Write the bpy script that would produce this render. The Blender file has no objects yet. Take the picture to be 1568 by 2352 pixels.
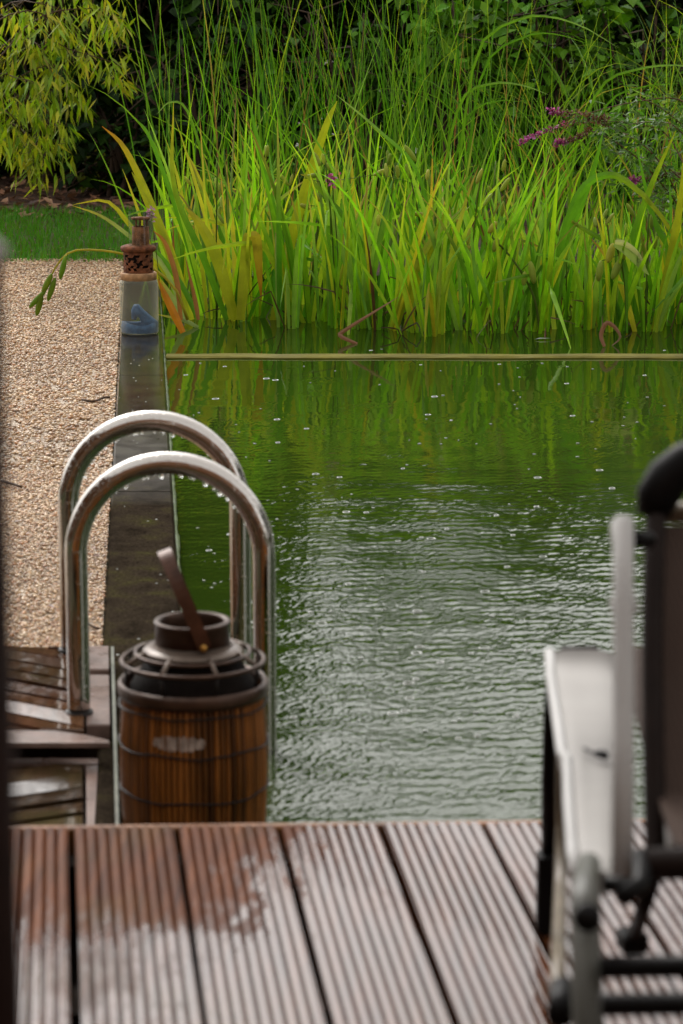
import bpy, math, random
import numpy as np
from mathutils import Vector, Matrix

random.seed(7)
rng = np.random.default_rng(7)
R = math.radians
scene = bpy.context.scene
C = scene.collection

# ------------------------------------------------------------------ camera model (units: metres, +Y away, water at z = 0)
CAMZ, TILT, F = 1.44, R(11.53), 6000.0
ct, st = math.cos(TILT), math.sin(TILT)
CAM = Vector((0, 0, CAMZ))


def ray(px, py):
    a, b = (px - 784) / F, -(py - 1176) / F
    return Vector((a, ct + b * st, -st + b * ct))


def at(px, py, z):
    d = ray(px, py)
    return CAM + d * ((z - CAMZ) / d.z)


def atZ(px, py, Z):
    return CAM + ray(px, py) * Z


def atY(px, py, Y):
    d = ray(px, py)
    return CAM + d * (Y / d.y)


# ------------------------------------------------------------------ object helpers
def tag(o, label=None, cat=None, group=None, kind=None):
    if label: o['label'] = label
    if cat: o['category'] = cat
    if group: o['group'] = group
    if kind: o['kind'] = kind
    return o


def empty(name, loc=(0, 0, 0), label=None, cat=None, group=None, kind=None):
    o = bpy.data.objects.new(name, None)
    o.empty_display_size = 0.1
    o.location = loc
    C.objects.link(o)
    return tag(o, label, cat, group, kind)


class MB:
    def __init__(s):
        s.v, s.f, s.c, s.sm = [], [], [], []

    def add(s, vs, fs, col=(1, 1, 1), smooth=False):
        b = len(s.v)
        s.v += [tuple(p) for p in vs]
        if col and isinstance(col[0], (tuple, list)):
            s.c += [tuple(x) for x in col]
        else:
            s.c += [tuple(col)] * len(vs)
        s.f += [tuple(b + i for i in q) for q in fs]
        s.sm += [smooth] * len(fs)

    def build(s, name, m, parent=None, label=None, cat=None, group=None, kind=None, origin=None):
        me = bpy.data.meshes.new(name)
        me.from_pydata(s.v, [], s.f)
        me.polygons.foreach_set('use_smooth', s.sm)
        at_ = me.attributes.new('Tint', 'FLOAT_COLOR', 'POINT')
        a = np.ones((len(s.v), 4), dtype=np.float32)
        if s.c: a[:, :3] = np.array(s.c, dtype=np.float32)
        at_.data.foreach_set('color', a.ravel())
        me.materials.append(m)
        me.update()
        o = bpy.data.objects.new(name, me)
        C.objects.link(o)
        if parent is not None:
            o.parent = parent
            # geometry is written in world space: shift into the parent's space
            off = Vector(parent.location)
            p = parent.parent
            while p is not None:
                off = off + Vector(p.location); p = p.parent
            if off.length > 0:
                me.transform(Matrix.Translation(-off))
        elif origin is not None:
            me.transform(Matrix.Translation(-Vector(origin)))
            o.location = origin
        return tag(o, label, cat, group, kind)


def big_mesh(name, V, Fc, col, m, smooth=False):
    """numpy mesh of triangles."""
    me = bpy.data.meshes.new(name)
    me.vertices.add(len(V)); me.vertices.foreach_set('co', V.astype(np.float32).ravel())
    n = len(Fc)
    me.loops.add(n * 3); me.loops.foreach_set('vertex_index', Fc.astype(np.int32).ravel())
    me.polygons.add(n)
    me.polygons.foreach_set('loop_start', np.arange(0, n * 3, 3, dtype=np.int32))
    me.polygons.foreach_set('loop_total', np.full(n, 3, dtype=np.int32))
    me.polygons.foreach_set('use_smooth', np.full(n, smooth, dtype=bool))
    a = me.attributes.new('Tint', 'FLOAT_COLOR', 'POINT')
    cc = np.ones((len(V), 4), dtype=np.float32); cc[:, :3] = col
    a.data.foreach_set('color', cc.ravel())
    me.materials.append(m)
    me.update(); me.validate()
    o = bpy.data.objects.new(name, me)
    C.objects.link(o)
    return o


def box(mb, c, sx, sy, sz, rot=0.0, bev=0.0, col=(1, 1, 1), M=None):
    """box centred at c; bev chamfers the four long vertical and top edges lightly."""
    hx, hy, hz = sx / 2, sy / 2, sz / 2
    b = min(bev, hx * .9, hy * .9, hz * .9)
    if b <= 0:
        vs = [(x, y, z) for z in (-hz, hz) for x, y in ((-hx, -hy), (hx, -hy), (hx, hy), (-hx, hy))]
        fs = [(3, 2, 1, 0), (4, 5, 6, 7)] + [(i, (i + 1) % 4, 4 + (i + 1) % 4, 4 + i) for i in range(4)]
    else:
        def ringp(x, y, z):
            return [(-x + b, -y, z), (x - b, -y, z), (x, -y + b, z), (x, y - b, z), (x - b, y, z), (-x + b, y, z), (-x, y - b, z), (-x, -y + b, z)]
        lv = [ringp(hx - b, hy - b, -hz), ringp(hx, hy, -hz + b), ringp(hx, hy, hz - b), ringp(hx - b, hy - b, hz)]
        vs = [p for l in lv for p in l]
        fs = [tuple(range(7, -1, -1)), tuple(range(24, 32))]
        for k in range(3):
            for i in range(8):
                j = (i + 1) % 8
                fs.append((k * 8 + i, k * 8 + j, k * 8 + 8 + j, k * 8 + 8 + i))
    cr, sr = math.cos(rot), math.sin(rot)
    out = []
    for x, y, z in vs:
        if M is not None:
            p = M @ Vector((x, y, z)); out.append((c[0] + p.x, c[1] + p.y, c[2] + p.z))
        else:
            out.append((c[0] + x * cr - y * sr, c[1] + x * sr + y * cr, c[2] + z))
    mb.add(out, fs, col)


def frames(pts):
    pts = [Vector(p) for p in pts]
    T = []
    for i in range(len(pts)):
        a, b = pts[max(i - 1, 0)], pts[min(i + 1, len(pts) - 1)]
        T.append((b - a).normalized())
    up = Vector((0, 0, 1)) if abs(T[0].z) < .9 else Vector((0, 1, 0))
    N = (up - T[0] * up.dot(T[0])).normalized()
    out = []
    for t in T:
        N = (N - t * N.dot(t))
        N = N.normalized() if N.length > 1e-6 else t.orthogonal().normalized()
        out.append((t, N, t.cross(N)))
    return pts, out


def tube(mb, pts, r, n=10, col=(1, 1, 1), cap=True, sq=None):
    pts, fr = frames(pts)
    rs = r if isinstance(r, (list, tuple)) else [r] * len(pts)
    vs, fs = [], []
    for p, (t, N, B), rr in zip(pts, fr, rs):
        for k in range(n):
            a = 2 * math.pi * k / n
            vs.append(p + N * (math.cos(a) * rr) + B * (math.sin(a) * rr))
    for i in range(len(pts) - 1):
        for k in range(n):
            j = (k + 1) % n
            fs.append((i * n + k, i * n + j, (i + 1) * n + j, (i + 1) * n + k))
    if cap:
        fs.append(tuple(range(n - 1, -1, -1)))
        fs.append(tuple((len(pts) - 1) * n + k for k in range(n)))
    mb.add(vs, fs, col, True)


def lathe(mb, prof, c, n=48, col=(1, 1, 1), mod=None, closed=False):
    vs, fs = [], []
    for r, z in prof:
        for k in range(n):
            a = 2 * math.pi * k / n
            rr = r + (mod(a, z) if mod else 0)
            vs.append((c[0] + rr * math.cos(a), c[1] + rr * math.sin(a), c[2] + z))
    m = len(prof)
    for i in range(m if closed else m - 1):
        i2 = (i + 1) % m
        for k in range(n):
            j = (k + 1) % n
            fs.append((i * n + k, i * n + j, i2 * n + j, i2 * n + k))
    mb.add(vs, fs, col, True)


def sphere(mb, c, rx, ry=None, rz=None, n=10, m=6, col=(1, 1, 1), M=None):
    ry = ry or rx; rz = rz or rx
    vs, fs = [], []
    for i in range(m + 1):
        ph = math.pi * i / m
        for k in range(n):
            a = 2 * math.pi * k / n
            p = Vector((rx * math.sin(ph) * math.cos(a), ry * math.sin(ph) * math.sin(a), rz * math.cos(ph)))
            if M is not None: p = M @ p
            vs.append((c[0] + p.x, c[1] + p.y, c[2] + p.z))
    for i in range(m):
        for k in range(n):
            j = (k + 1) % n
            fs.append((i * n + k, (i + 1) * n + k, (i + 1) * n + j, i * n + j))
    mb.add(vs, fs, col, True)


def spline(pts, n):
    """Catmull-Rom through points."""
    P = [Vector(p) for p in pts]
    P = [P[0] * 2 - P[1]] + P + [P[-1] * 2 - P[-2]]
    out = []
    segs = len(P) - 3
    for i in range(n + 1):
        u = i / n * segs
        k = min(int(u), segs - 1); t = u - k
        a, b, c, d = P[k:k + 4]
        out.append(0.5 * ((2 * b) + (c - a) * t + (2 * a - 5 * b + 4 * c - d) * t * t + (3 * b - a - 3 * c + d) * t ** 3))
    return out


# ------------------------------------------------------------------ materials
def mat(name):
    m = bpy.data.materials.new(name); m.use_nodes = True
    nt = m.node_tree
    return m, nt, nt.nodes['Principled BSDF']


def nd(nt, t, **kw):
    n = nt.nodes.new(t)
    for k, v in kw.items():
        if k in n.inputs: n.inputs[k].default_value = v
        else: setattr(n, k, v)
    return n


def L(nt, a, b): nt.links.new(a, b)


def coords(nt, scale=(1, 1, 1), rot=(0, 0, 0), kind='Object'):
    tc = nd(nt, 'ShaderNodeTexCoord'); mp = nd(nt, 'ShaderNodeMapping')
    mp.inputs['Scale'].default_value = scale; mp.inputs['Rotation'].default_value = rot
    L(nt, tc.outputs[kind], mp.inputs['Vector'])
    return mp.outputs['Vector']


def noise(nt, vec, scale, detail=4, rough=.55):
    n = nd(nt, 'ShaderNodeTexNoise'); n.inputs['Scale'].default_value = scale
    n.inputs['Detail'].default_value = detail; n.inputs['Roughness'].default_value = rough
    if vec is not None: L(nt, vec, n.inputs['Vector'])
    return n.outputs['Fac']


def ramp(nt, fac, stops):
    r = nd(nt, 'ShaderNodeValToRGB')
    e = r.color_ramp.elements
    while len(e) < len(stops): e.new(0.5)
    for q, (p, c) in zip(e, stops):
        q.position = p; q.color = (*c, 1) if len(c) == 3 else c
    L(nt, fac, r.inputs['Fac'])
    return r.outputs['Color']


def mixc(nt, fac, a, b, mode='MIX'):
    m = nd(nt, 'ShaderNodeMix', data_type='RGBA', blend_type=mode)
    for sock, v in ((m.inputs[0], fac), (m.inputs[6], a), (m.inputs[7], b)):
        if hasattr(v, 'is_linked'): L(nt, v, sock)
        else: sock.default_value = v if not isinstance(v, tuple) or len(v) == 4 else (*v, 1)
    return m.outputs[2]


def maprange(nt, v, a, b, c, d):
    m = nd(nt, 'ShaderNodeMapRange')
    for i, x in enumerate((a, b, c, d)): m.inputs[i + 1].default_value = x
    L(nt, v, m.inputs[0])
    return m.outputs[0]


def bump(nt, h, strength, dist, bsdf):
    b = nd(nt, 'ShaderNodeBump'); b.inputs['Strength'].default_value = strength; b.inputs['Distance'].default_value = dist
    L(nt, h, b.inputs['Height']); L(nt, b.outputs['Normal'], bsdf.inputs['Normal'])
    return b


def tintnode(nt):
    a = nd(nt, 'ShaderNodeAttribute'); a.attribute_name = 'Tint'
    return a.outputs['Color']


def leaf_mat(name, rough=.42, trans=.35, spec=.28, var=.25):
    m, nt, b = mat(name)
    t = tintnode(nt)
    n = noise(nt, coords(nt), 14, 3)
    c = mixc(nt, var, t, mixc(nt, 1.0, t, ramp(nt, n, [(.3, (.45, .45, .45)), (.7, (1.5, 1.4, 1.2))]), 'MULTIPLY'))
    L(nt, c, b.inputs['Base Color'])
    b.inputs['Roughness'].default_value = rough
    b.inputs['Specular IOR Level'].default_value = spec
    tr = nd(nt, 'ShaderNodeBsdfTranslucent'); L(nt, mixc(nt, 1.0, c, (1.05, 1.15, .5), 'MULTIPLY'), tr.inputs['Color'])
    mx = nd(nt, 'ShaderNodeMixShader'); mx.inputs[0].default_value = trans
    L(nt, b.outputs[0], mx.inputs[1]); L(nt, tr.outputs[0], mx.inputs[2])
    L(nt, mx.outputs[0], nt.nodes['Material Output'].inputs['Surface'])
    return m


def plain(name, col, rough=.5, metal=0.0, var=.3, scale=30, bmp=0.0, bscale=80, spec=.25):
    m, nt, b = mat(name)
    v = coords(nt)
    n = noise(nt, v, scale, 5)
    lo = tuple(x * (1 - var) for x in col); hi = tuple(min(1, x * (1 + var)) for x in col)
    L(nt, ramp(nt, n, [(.3, lo), (.7, hi)]), b.inputs['Base Color'])
    L(nt, maprange(nt, noise(nt, v, scale * .6, 3), .3, .7, max(rough - .1, .03), min(rough + .12, 1)), b.inputs['Roughness'])
    b.inputs['Metallic'].default_value = metal
    b.inputs['Specular IOR Level'].default_value = spec
    if bmp: bump(nt, noise(nt, v, bscale, 6), bmp, .003, b)
    return m


M = {}
M['leaf'] = leaf_mat('iris_leaf', trans=.48, var=.35, spec=.2)
M['hedge'] = leaf_mat('hedge_leaf', rough=.55, trans=.2, spec=.1)
M['bamboo'] = leaf_mat('bamboo_leaf', trans=.4)
M['petal'] = leaf_mat('petal', rough=.6, trans=.3, spec=.2)
M['brownish'] = leaf_mat('dry_leaf', rough=.5, trans=.1, spec=.4)
M['grass'] = leaf_mat('lawn_blade', rough=.45, trans=.3)
M['twig'] = plain('twig_bark', (.05, .03, .018), .8)
M['soil'] = plain('wet_soil', (.055, .030, .018), .8, var=.5, scale=12, bmp=.8, bscale=40)

# tinted (per-piece colour) solid surface
m, nt, b = mat('pebble')
L(nt, tintnode(nt), b.inputs['Base Color']); b.inputs['Roughness'].default_value = .32
b.inputs['Specular IOR Level'].default_value = .5
M['pebble'] = m

# ground under everything
m, nt, b = mat('ground_earth')
v = coords(nt)
L(nt, mixc(nt, ramp(nt, noise(nt, v, .8, 6), [(.42, (0, 0, 0)), (.6, (1, 1, 1))]), (.035, .055, .012), (.05, .03, .018)), b.inputs['Base Color'])
b.inputs['Roughness'].default_value = .85
bump(nt, noise(nt, v, 25, 6), .7, .02, b)
M['ground'] = m

# gravel sheet
m, nt, b = mat('gravel_sheet')
v = coords(nt)
vo = nd(nt, 'ShaderNodeTexVoronoi'); vo.inputs['Scale'].default_value = 105; L(nt, v, vo.inputs['Vector'])
sep = nd(nt, 'ShaderNodeSeparateColor'); L(nt, vo.outputs['Color'], sep.inputs[0])
L(nt, ramp(nt, sep.outputs[0], [(0, (.2, .12, .07)), (.3, (.31, .21, .13)), (.6, (.39, .3, .2)), (1, (.5, .42, .32))]), b.inputs['Base Color'])
b.inputs['Roughness'].default_value = .4
bump(nt, maprange(nt, vo.outputs['Distance'], 0, .7, 1, 0), 1, .006, b)
M['gravel'] = m

# wet ribbed decking
def wood(name, dark, mid, red, wetlo, wethi, rot, alg=.25, dry_r=.5, wet_r=.12, scale=1.0, brownish=None):
    m, nt, b = mat(name)
    v = coords(nt, (14 * scale, .9 * scale, 14 * scale), (0, 0, rot))
    v2 = coords(nt)
    g = noise(nt, v, 5, 7, .65)
    col = ramp(nt, g, [(.25, dark), (.5, mid), (.8, red)])
    isl = nd(nt, 'ShaderNodeNewGeometry').outputs['Random Per Island']
    col = mixc(nt, 1.0, col, ramp(nt, isl, [(0, (.62, .6, .58)), (1, (1.35, 1.25, 1.15))]), 'MULTIPLY')
    blot = noise(nt, v2, 4.2, 5, .6)
    col = mixc(nt, maprange(nt, blot, .48, .72, 0, alg), col, (.055, .05, .016))
    if brownish:
        # a matt patch of stronger brown with ragged edges
        (nx_, ny_, c_), ymin = brownish
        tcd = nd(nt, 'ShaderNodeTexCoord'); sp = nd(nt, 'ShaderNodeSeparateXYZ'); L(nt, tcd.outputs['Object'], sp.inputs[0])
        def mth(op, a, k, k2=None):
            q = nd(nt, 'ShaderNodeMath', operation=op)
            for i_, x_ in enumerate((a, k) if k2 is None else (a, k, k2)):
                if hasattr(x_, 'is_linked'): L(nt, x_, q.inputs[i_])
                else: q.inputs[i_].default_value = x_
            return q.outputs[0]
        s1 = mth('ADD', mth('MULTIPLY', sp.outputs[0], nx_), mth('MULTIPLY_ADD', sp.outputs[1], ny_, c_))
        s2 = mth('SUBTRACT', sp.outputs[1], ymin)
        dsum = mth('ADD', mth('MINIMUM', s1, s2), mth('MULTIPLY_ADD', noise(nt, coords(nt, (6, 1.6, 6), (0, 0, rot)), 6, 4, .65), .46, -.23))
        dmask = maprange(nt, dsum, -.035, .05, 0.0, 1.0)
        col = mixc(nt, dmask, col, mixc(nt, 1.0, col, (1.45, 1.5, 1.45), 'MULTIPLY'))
    L(nt, col, b.inputs['Base Color'])
    wet = noise(nt, coords(nt, (1.6, .7, 1)), 2.3, 4, .6)
    spots = noise(nt, coords(nt, (1, .6, 1)), 34, 3, .6)
    add = nd(nt, 'ShaderNodeMath', operation='MULTIPLY_ADD'); L(nt, spots, add.inputs[0]); add.inputs[1].default_value = .35; L(nt, wet, add.inputs[2])
    wsig = add.outputs[0]
    if brownish: wsig = mth('MULTIPLY', wsig, maprange(nt, dmask, 0, 1, 1.0, .25))
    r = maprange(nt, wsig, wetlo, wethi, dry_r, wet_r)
    if brownish: r = mth('MULTIPLY_ADD', dmask, .25, r)
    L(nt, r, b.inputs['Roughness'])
    L(nt, mth('MULTIPLY', maprange(nt, wsig, wetlo, wethi, .14, .31), maprange(nt, dmask, 0, 1, 1, .35)) if brownish else maprange(nt, wsig, wetlo, wethi, .14, .31), b.inputs['Specular IOR Level'])
    L(nt, mth('MULTIPLY', maprange(nt, wsig, wetlo, wethi, .09, .27), maprange(nt, dmask, 0, 1, 1, .0)) if brownish else maprange(nt, wsig, wetlo, wethi, .09, .27), b.inputs['Coat Weight'])
    b.inputs['Coat Roughness'].default_value = .06
    b.inputs['Coat IOR'].default_value = 1.45
    bump(nt, noise(nt, coords(nt, (3, .6, 3), (0, 0, rot)), 16, 2), .25, .002, b)
    return m


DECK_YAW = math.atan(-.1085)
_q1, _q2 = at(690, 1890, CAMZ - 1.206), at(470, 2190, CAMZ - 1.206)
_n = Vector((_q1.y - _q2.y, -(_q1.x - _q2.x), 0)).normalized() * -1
PATCHP = ((_n.x, _n.y, -(_n.x * _q1.x + _n.y * _q1.y)), at(300, 2125, CAMZ - 1.206).y)
M['deck'] = wood('wet_decking', (.019, .006, .003), (.064, .021, .009), (.125, .044, .017), .46, .60, -DECK_YAW, dry_r=.22, wet_r=.08, brownish=PATCHP)
M['deckedge'] = plain('orange_wet_wood', (.16, .06, .015), .35, var=.5, scale=25)
M['board1'] = wood('boardwalk_wood', (.024, .010, .006), (.066, .030, .017), (.115, .058, .034), .5, .66, R(56), alg=.35, dry_r=.4)
M['board2'] = wood('lower_board_wood', (.015, .010, .006), (.045, .028, .015), (.09, .055, .033), .5, .66, R(-62), alg=.7, dry_r=.3)
M['border'] = plain('grey_board', (.15, .10, .082), .3, var=.3, scale=18, bmp=.4, bscale=60)
M['trim'] = plain('pale_trim', (.11, .115, .085), .35, var=.4, scale=25)
M['under'] = plain('dark_joist', (.012, .007, .004), .8, spec=.05)
M['post'] = plain('dark_post_wood', (.010, .004, .0025), .6, spec=.05)
M['postcap'] = plain('weathered_cap', (.16, .12, .12), .45)

# wet black kerb stone
m, nt, b = mat('wet_kerb_stone')
v = coords(nt)
n1 = noise(nt, v, 9, 6, .65); n2 = noise(nt, v, 130, 3)
c = ramp(nt, n1, [(.3, (.010, .008, .006)), (.5, (.024, .019, .014)), (.62, (.030, .026, .014)), (.75, (.045, .052, .012))])
L(nt, mixc(nt, 1.0, c, ramp(nt, n2, [(.3, (.5, .5, .5)), (.7, (1.6, 1.5, 1.4))]), 'MULTIPLY'), b.inputs['Base Color'])
tcx = nd(nt, 'ShaderNodeTexCoord'); sy = nd(nt, 'ShaderNodeSeparateXYZ'); L(nt, tcx.outputs['Object'], sy.inputs[0])
film = maprange(nt, sy.outputs['Y'], 7.4, 9.0, 1.0, .25)
rq = nd(nt, 'ShaderNodeMath', operation='MULTIPLY'); L(nt, maprange(nt, n1, .35, .65, .35, .6), rq.inputs[0]); L(nt, film, rq.inputs[1])
L(nt, rq.outputs[0], b.inputs['Roughness'])
b.inputs['IOR'].default_value = 1.33
L(nt, maprange(nt, sy.outputs['Y'], 7.0, 9.3, .0, .45), b.inputs['Specular IOR Level'])
bump(nt, n2, .12, .0015, b)
M['kerb'] = m
M['moss'] = plain('moss_edge', (.04, .065, .008), .6, var=.5, scale=40, bmp=.8, bscale=120)
M['beam'] = plain('algae_beam', (.11, .097, .012), .7, var=.3, scale=9, spec=.1, bmp=.5)
M['cladding'] = plain('brown_cladding', (.14, .06, .022), .6, var=.3, scale=8)
M['poolwall'] = plain('pool_liner', (.02, .03, .012), .6)

# water: murky green pond, rippled by rain (stronger in the open, calm in the lee of the reeds)
m, nt, b = mat('pond_water')
b.inputs['Base Color'].default_value = (.015, .029, .003, 1)
b.inputs['Roughness'].default_value = .02
b.inputs['IOR'].default_value = 1.33
tc = nd(nt, 'ShaderNodeTexCoord')
sx = nd(nt, 'ShaderNodeSeparateXYZ'); L(nt, tc.outputs['Object'], sx.inputs[0])
def mapped(scale, rot=0.0):
    mp = nd(nt, 'ShaderNodeMapping'); mp.inputs['Scale'].default_value = scale; mp.inputs['Rotation'].default_value = (0, 0, rot)
    L(nt, tc.outputs['Object'], mp.inputs['Vector']); return mp.outputs['Vector']
rip2 = noise(nt, mapped((.8, 1.0, 1), -.35), 70, 2, .6)
fade = maprange(nt, sx.outputs['Y'], 4.2, 8.6, 1.0, 0.07)
def mul(a, k, op='MULTIPLY'):
    q = nd(nt, 'ShaderNodeMath', operation=op)
    for i, x in enumerate((a, k)):
        if hasattr(x, 'is_linked'): L(nt, x, q.inputs[i])
        else: q.inputs[i].default_value = x
    return q.outputs[0]
h = mul(mul(rip2, .0010), fade)
bp = nd(nt, 'ShaderNodeBump'); bp.inputs['Strength'].default_value = 1; bp.inputs['Distance'].default_value = 1
L(nt, h, bp.inputs['Height']); L(nt, bp.outputs['Normal'], b.inputs['Normal'])
M['water'] = m
m, nt, b = mat('splash_water')
b.inputs['Base Color'].default_value = (.32, .33, .31, 1); b.inputs['Roughness'].default_value = .12; b.inputs['IOR'].default_value = 1.33
M['splash'] = m
m, nt, b = mat('droplet_water')
b.inputs['Base Color'].default_value = (1, 1, 1, 1); b.inputs['Roughness'].default_value = .0; b.inputs['IOR'].default_value = 1.33
b.inputs['Transmission Weight'].default_value = 1
M['droplet'] = m

# metals, plastics, glass
m, nt, b = mat('wet_steel')
v = coords(nt)
b.inputs['Base Color'].default_value = (.47, .44, .41, 1); b.inputs['Metallic'].default_value = 1
sp = noise(nt, v, 150, 3, .6)
L(nt, maprange(nt, noise(nt, v, 12, 4),   .3, .7, .05, .12), b.inputs['Roughness'])
bump(nt, ramp(nt, sp, [(.6, (0, 0, 0)), (.72, (1, 1, 1))]), .35, .0015, b)
M['steel'] = m
M['rust'] = plain('rust', (.13, .045, .018), .75, metal=.2, var=.65, scale=45, bmp=.8, bscale=120)
M['rustlip'] = plain('pale_rust', (.34, .19, .09), .6, var=.4, scale=40)
M['iron'] = plain('brown_iron', (.052, .028, .018), .42, metal=.35, var=.45, scale=22, bmp=.3, bscale=90)
M['ironpale'] = plain('pale_iron_plate', (.12, .09, .07), .35, metal=.2, var=.3, scale=18)
M['strap'] = plain('rusty_strap', (.065, .028, .016), .3, metal=.25, var=.4, scale=25)
M['brass'] = plain('brass_bolt', (.42, .22, .05), .4, metal=.6)
M['wire'] = plain('dark_wire', (.012, .009, .008), .5, metal=.3)
M['dark'] = plain('lantern_dark', (.006, .004, .003), .7, spec=.05)
M['glint'] = plain('painted_glint', (.36, .30, .26), .5, var=.5, scale=60)  # pale colour of the painted reflection on the lantern
M['blue'] = plain('blue_cloth', (.028, .085, .21), .7, var=.35, scale=60, bmp=.5, bscale=200)
m, nt, b = mat('bamboo_slats')
v = coords(nt, (1, 1, .12))
L(nt, mixc(nt, 1.0, tintnode(nt), ramp(nt, noise(nt, v, 60, 5, .65), [(.3, (.45, .42, .4)), (.7, (1.5, 1.4, 1.3))]), 'MULTIPLY'), b.inputs['Base Color'])
b.inputs['Roughness'].default_value = .28
M['slat'] = m
m, nt, b = mat('clear_glass')
b.inputs['Base Color'].default_value = (.93, .95, .9, 1); b.inputs['Roughness'].default_value = .02
b.inputs['Transmission Weight'].default_value = 1; b.inputs['IOR'].default_value = 1.45
M['glass'] = m
m, nt, b = mat('thin_glass')
b.inputs['Base Color'].default_value = (.8, .85, .85, 1); b.inputs['Roughness'].default_value = .05
tp = nd(nt, 'ShaderNodeBsdfTransparent'); lw_ = nd(nt, 'ShaderNodeLayerWeight', Blend=.25)
gl_ = nd(nt, 'ShaderNodeBsdfGlossy'); gl_.inputs['Roughness'].default_value = .05
mx = nd(nt, 'ShaderNodeMixShader'); L(nt, maprange(nt, lw_.outputs['Facing'], .1, 1, .05, .5), mx.inputs[0]); tp.inputs['Color'].default_value = (.86, .9, .82, 1)
L(nt, tp.outputs[0], mx.inputs[1]); L(nt, gl_.outputs[0], mx.inputs[2]); L(nt, mx.outputs[0], nt.nodes['Material Output'].inputs['Surface'])
M['thinglass'] = m
m, nt, b = mat('hazy_glass')
b.inputs['Base Color'].default_value = (.58, .57, .47, 1); b.inputs['Roughness'].default_value = .2
tp = nd(nt, 'ShaderNodeBsdfTransparent'); lw_ = nd(nt, 'ShaderNodeLayerWeight', Blend=.3)
mx = nd(nt, 'ShaderNodeMixShader'); L(nt, maprange(nt, lw_.outputs['Facing'], .12, 1, .12, .65), mx.inputs[0]); tp.inputs['Color'].default_value = (.94, .94, .86, 1)
L(nt, tp.outputs[0], mx.inputs[1]); L(nt, b.outputs[0], mx.inputs[2]); L(nt, mx.outputs[0], nt.nodes['Material Output'].inputs['Surface'])
M['hazyglass'] = m
M['alu'] = plain('matt_aluminium', (.36, .35, .34), .5, metal=0.0, var=.08, scale=8)
M['white'] = plain('white_plastic', (.28, .265, .25), .55, var=.1, scale=6, spec=.12)
M['greymetal'] = plain('grey_green_tube', (.06, .058, .048), .5, metal=0.0, var=.2, scale=10)
M['black'] = plain('black_plastic', (.004, .0035, .0035), .5, var=.2, spec=.1)
M['brownt'] = plain('brown_tube', (.013, .008, .0065), .5, var=.2, spec=.08)
M['tan'] = plain('tan_tube', (.13, .10, .065), .4, var=.25, scale=12)
m, nt, b = mat('dark_sling')
v = coords(nt, (420, 420, 420))
w = nd(nt, 'ShaderNodeTexChecker'); w.inputs['Scale'].default_value = 1.0; L(nt, v, w.inputs['Vector'])
L(nt, mixc(nt, w.outputs['Fac'], (.024, .016, .012), (.075, .05, .04)), b.inputs['Base Color'])
b.inputs['Roughness'].default_value = .7; b.inputs['Specular IOR Level'].default_value = .1
M['sling'] = m

# ------------------------------------------------------------------ world, sun, camera
w = bpy.data.worlds.new('World'); scene.world = w; w.use_nodes = True
nt = w.node_tree
bg = nt.nodes['Background']
sky = nt.nodes.new('ShaderNodeTexSky'); sky.sky_type = 'NISHITA'; sky.sun_disc = False
SUN_EL, SUN_ROT = R(42), R(-24)
sky.sun_elevation, sky.sun_rotation = SUN_EL, SUN_ROT
sky.air_density, sky.dust_density, sky.ozone_density = 1.0, 4.0, 1.0
hs = nt.nodes.new('ShaderNodeHueSaturation'); hs.inputs['Saturation'].default_value = .12
nt.links.new(sky.outputs[0], hs.inputs['Color'])
# an even cloud layer over the clear-sky gradient
cl_ = nt.nodes.new('ShaderNodeMix'); cl_.data_type = 'RGBA'; cl_.inputs[0].default_value = .40
nt.links.new(hs.outputs[0], cl_.inputs[6]); cl_.inputs[7].default_value = (4.5, 4.28, 3.92, 1)
nt.links.new(cl_.outputs[2], bg.inputs['Color'])
bg.inputs['Strength'].default_value = .15
sl = bpy.data.lights.new('sun', 'SUN'); sl.energy = .6; sl.angle = R(25); sl.color = (1, .96, .9)
so = bpy.data.objects.new('sun', sl); C.objects.link(so)
sd = Vector((math.sin(SUN_ROT) * math.cos(SUN_EL), math.cos(SUN_ROT) * math.cos(SUN_EL), math.sin(SUN_EL)))
so.rotation_euler = sd.to_track_quat('Z', 'Y').to_euler(); so.location = sd * 30

cd = bpy.data.cameras.new('camera'); cam = bpy.data.objects.new('camera', cd); C.objects.link(cam)
cd.sensor_fit = 'VERTICAL'; cd.sensor_height = 36; cd.sensor_width = 24
cd.lens = F / 2352 * 36
cd.clip_start, cd.clip_end = .05, 500
cam.location = CAM; cam.rotation_euler = (R(90) - TILT, 0, 0)
cd.dof.use_dof = True; cd.dof.focus_distance = 10.4; cd.dof.aperture_fstop = 7.6
scene.camera = cam
vs_ = scene.view_settings
vs_.view_transform = 'Standard'; vs_.look = 'None'; vs_.exposure = 1.25; vs_.gamma = 1
scene.render.engine = 'CYCLES'
scene.cycles.max_bounces = 10; scene.cycles.transparent_max_bounces = 16

# ------------------------------------------------------------------ setting: ground, water, kerb, path
KZ = .03                                           # kerb top
kr0, kr1 = at(400, 1200, KZ), at(372, 770, KZ)     # kerb right edge
kl0, kl1 = at(252, 1200, KZ), at(275, 770, KZ)


def lerp_y(a, b, y):
    t = (y - a.y) / (b.y - a.y); return a.x + (b.x - a.x) * t


def kr(y): return lerp_y(kr0, kr1, y)
def kl(y): return lerp_y(kl0, kl1, y)


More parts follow.
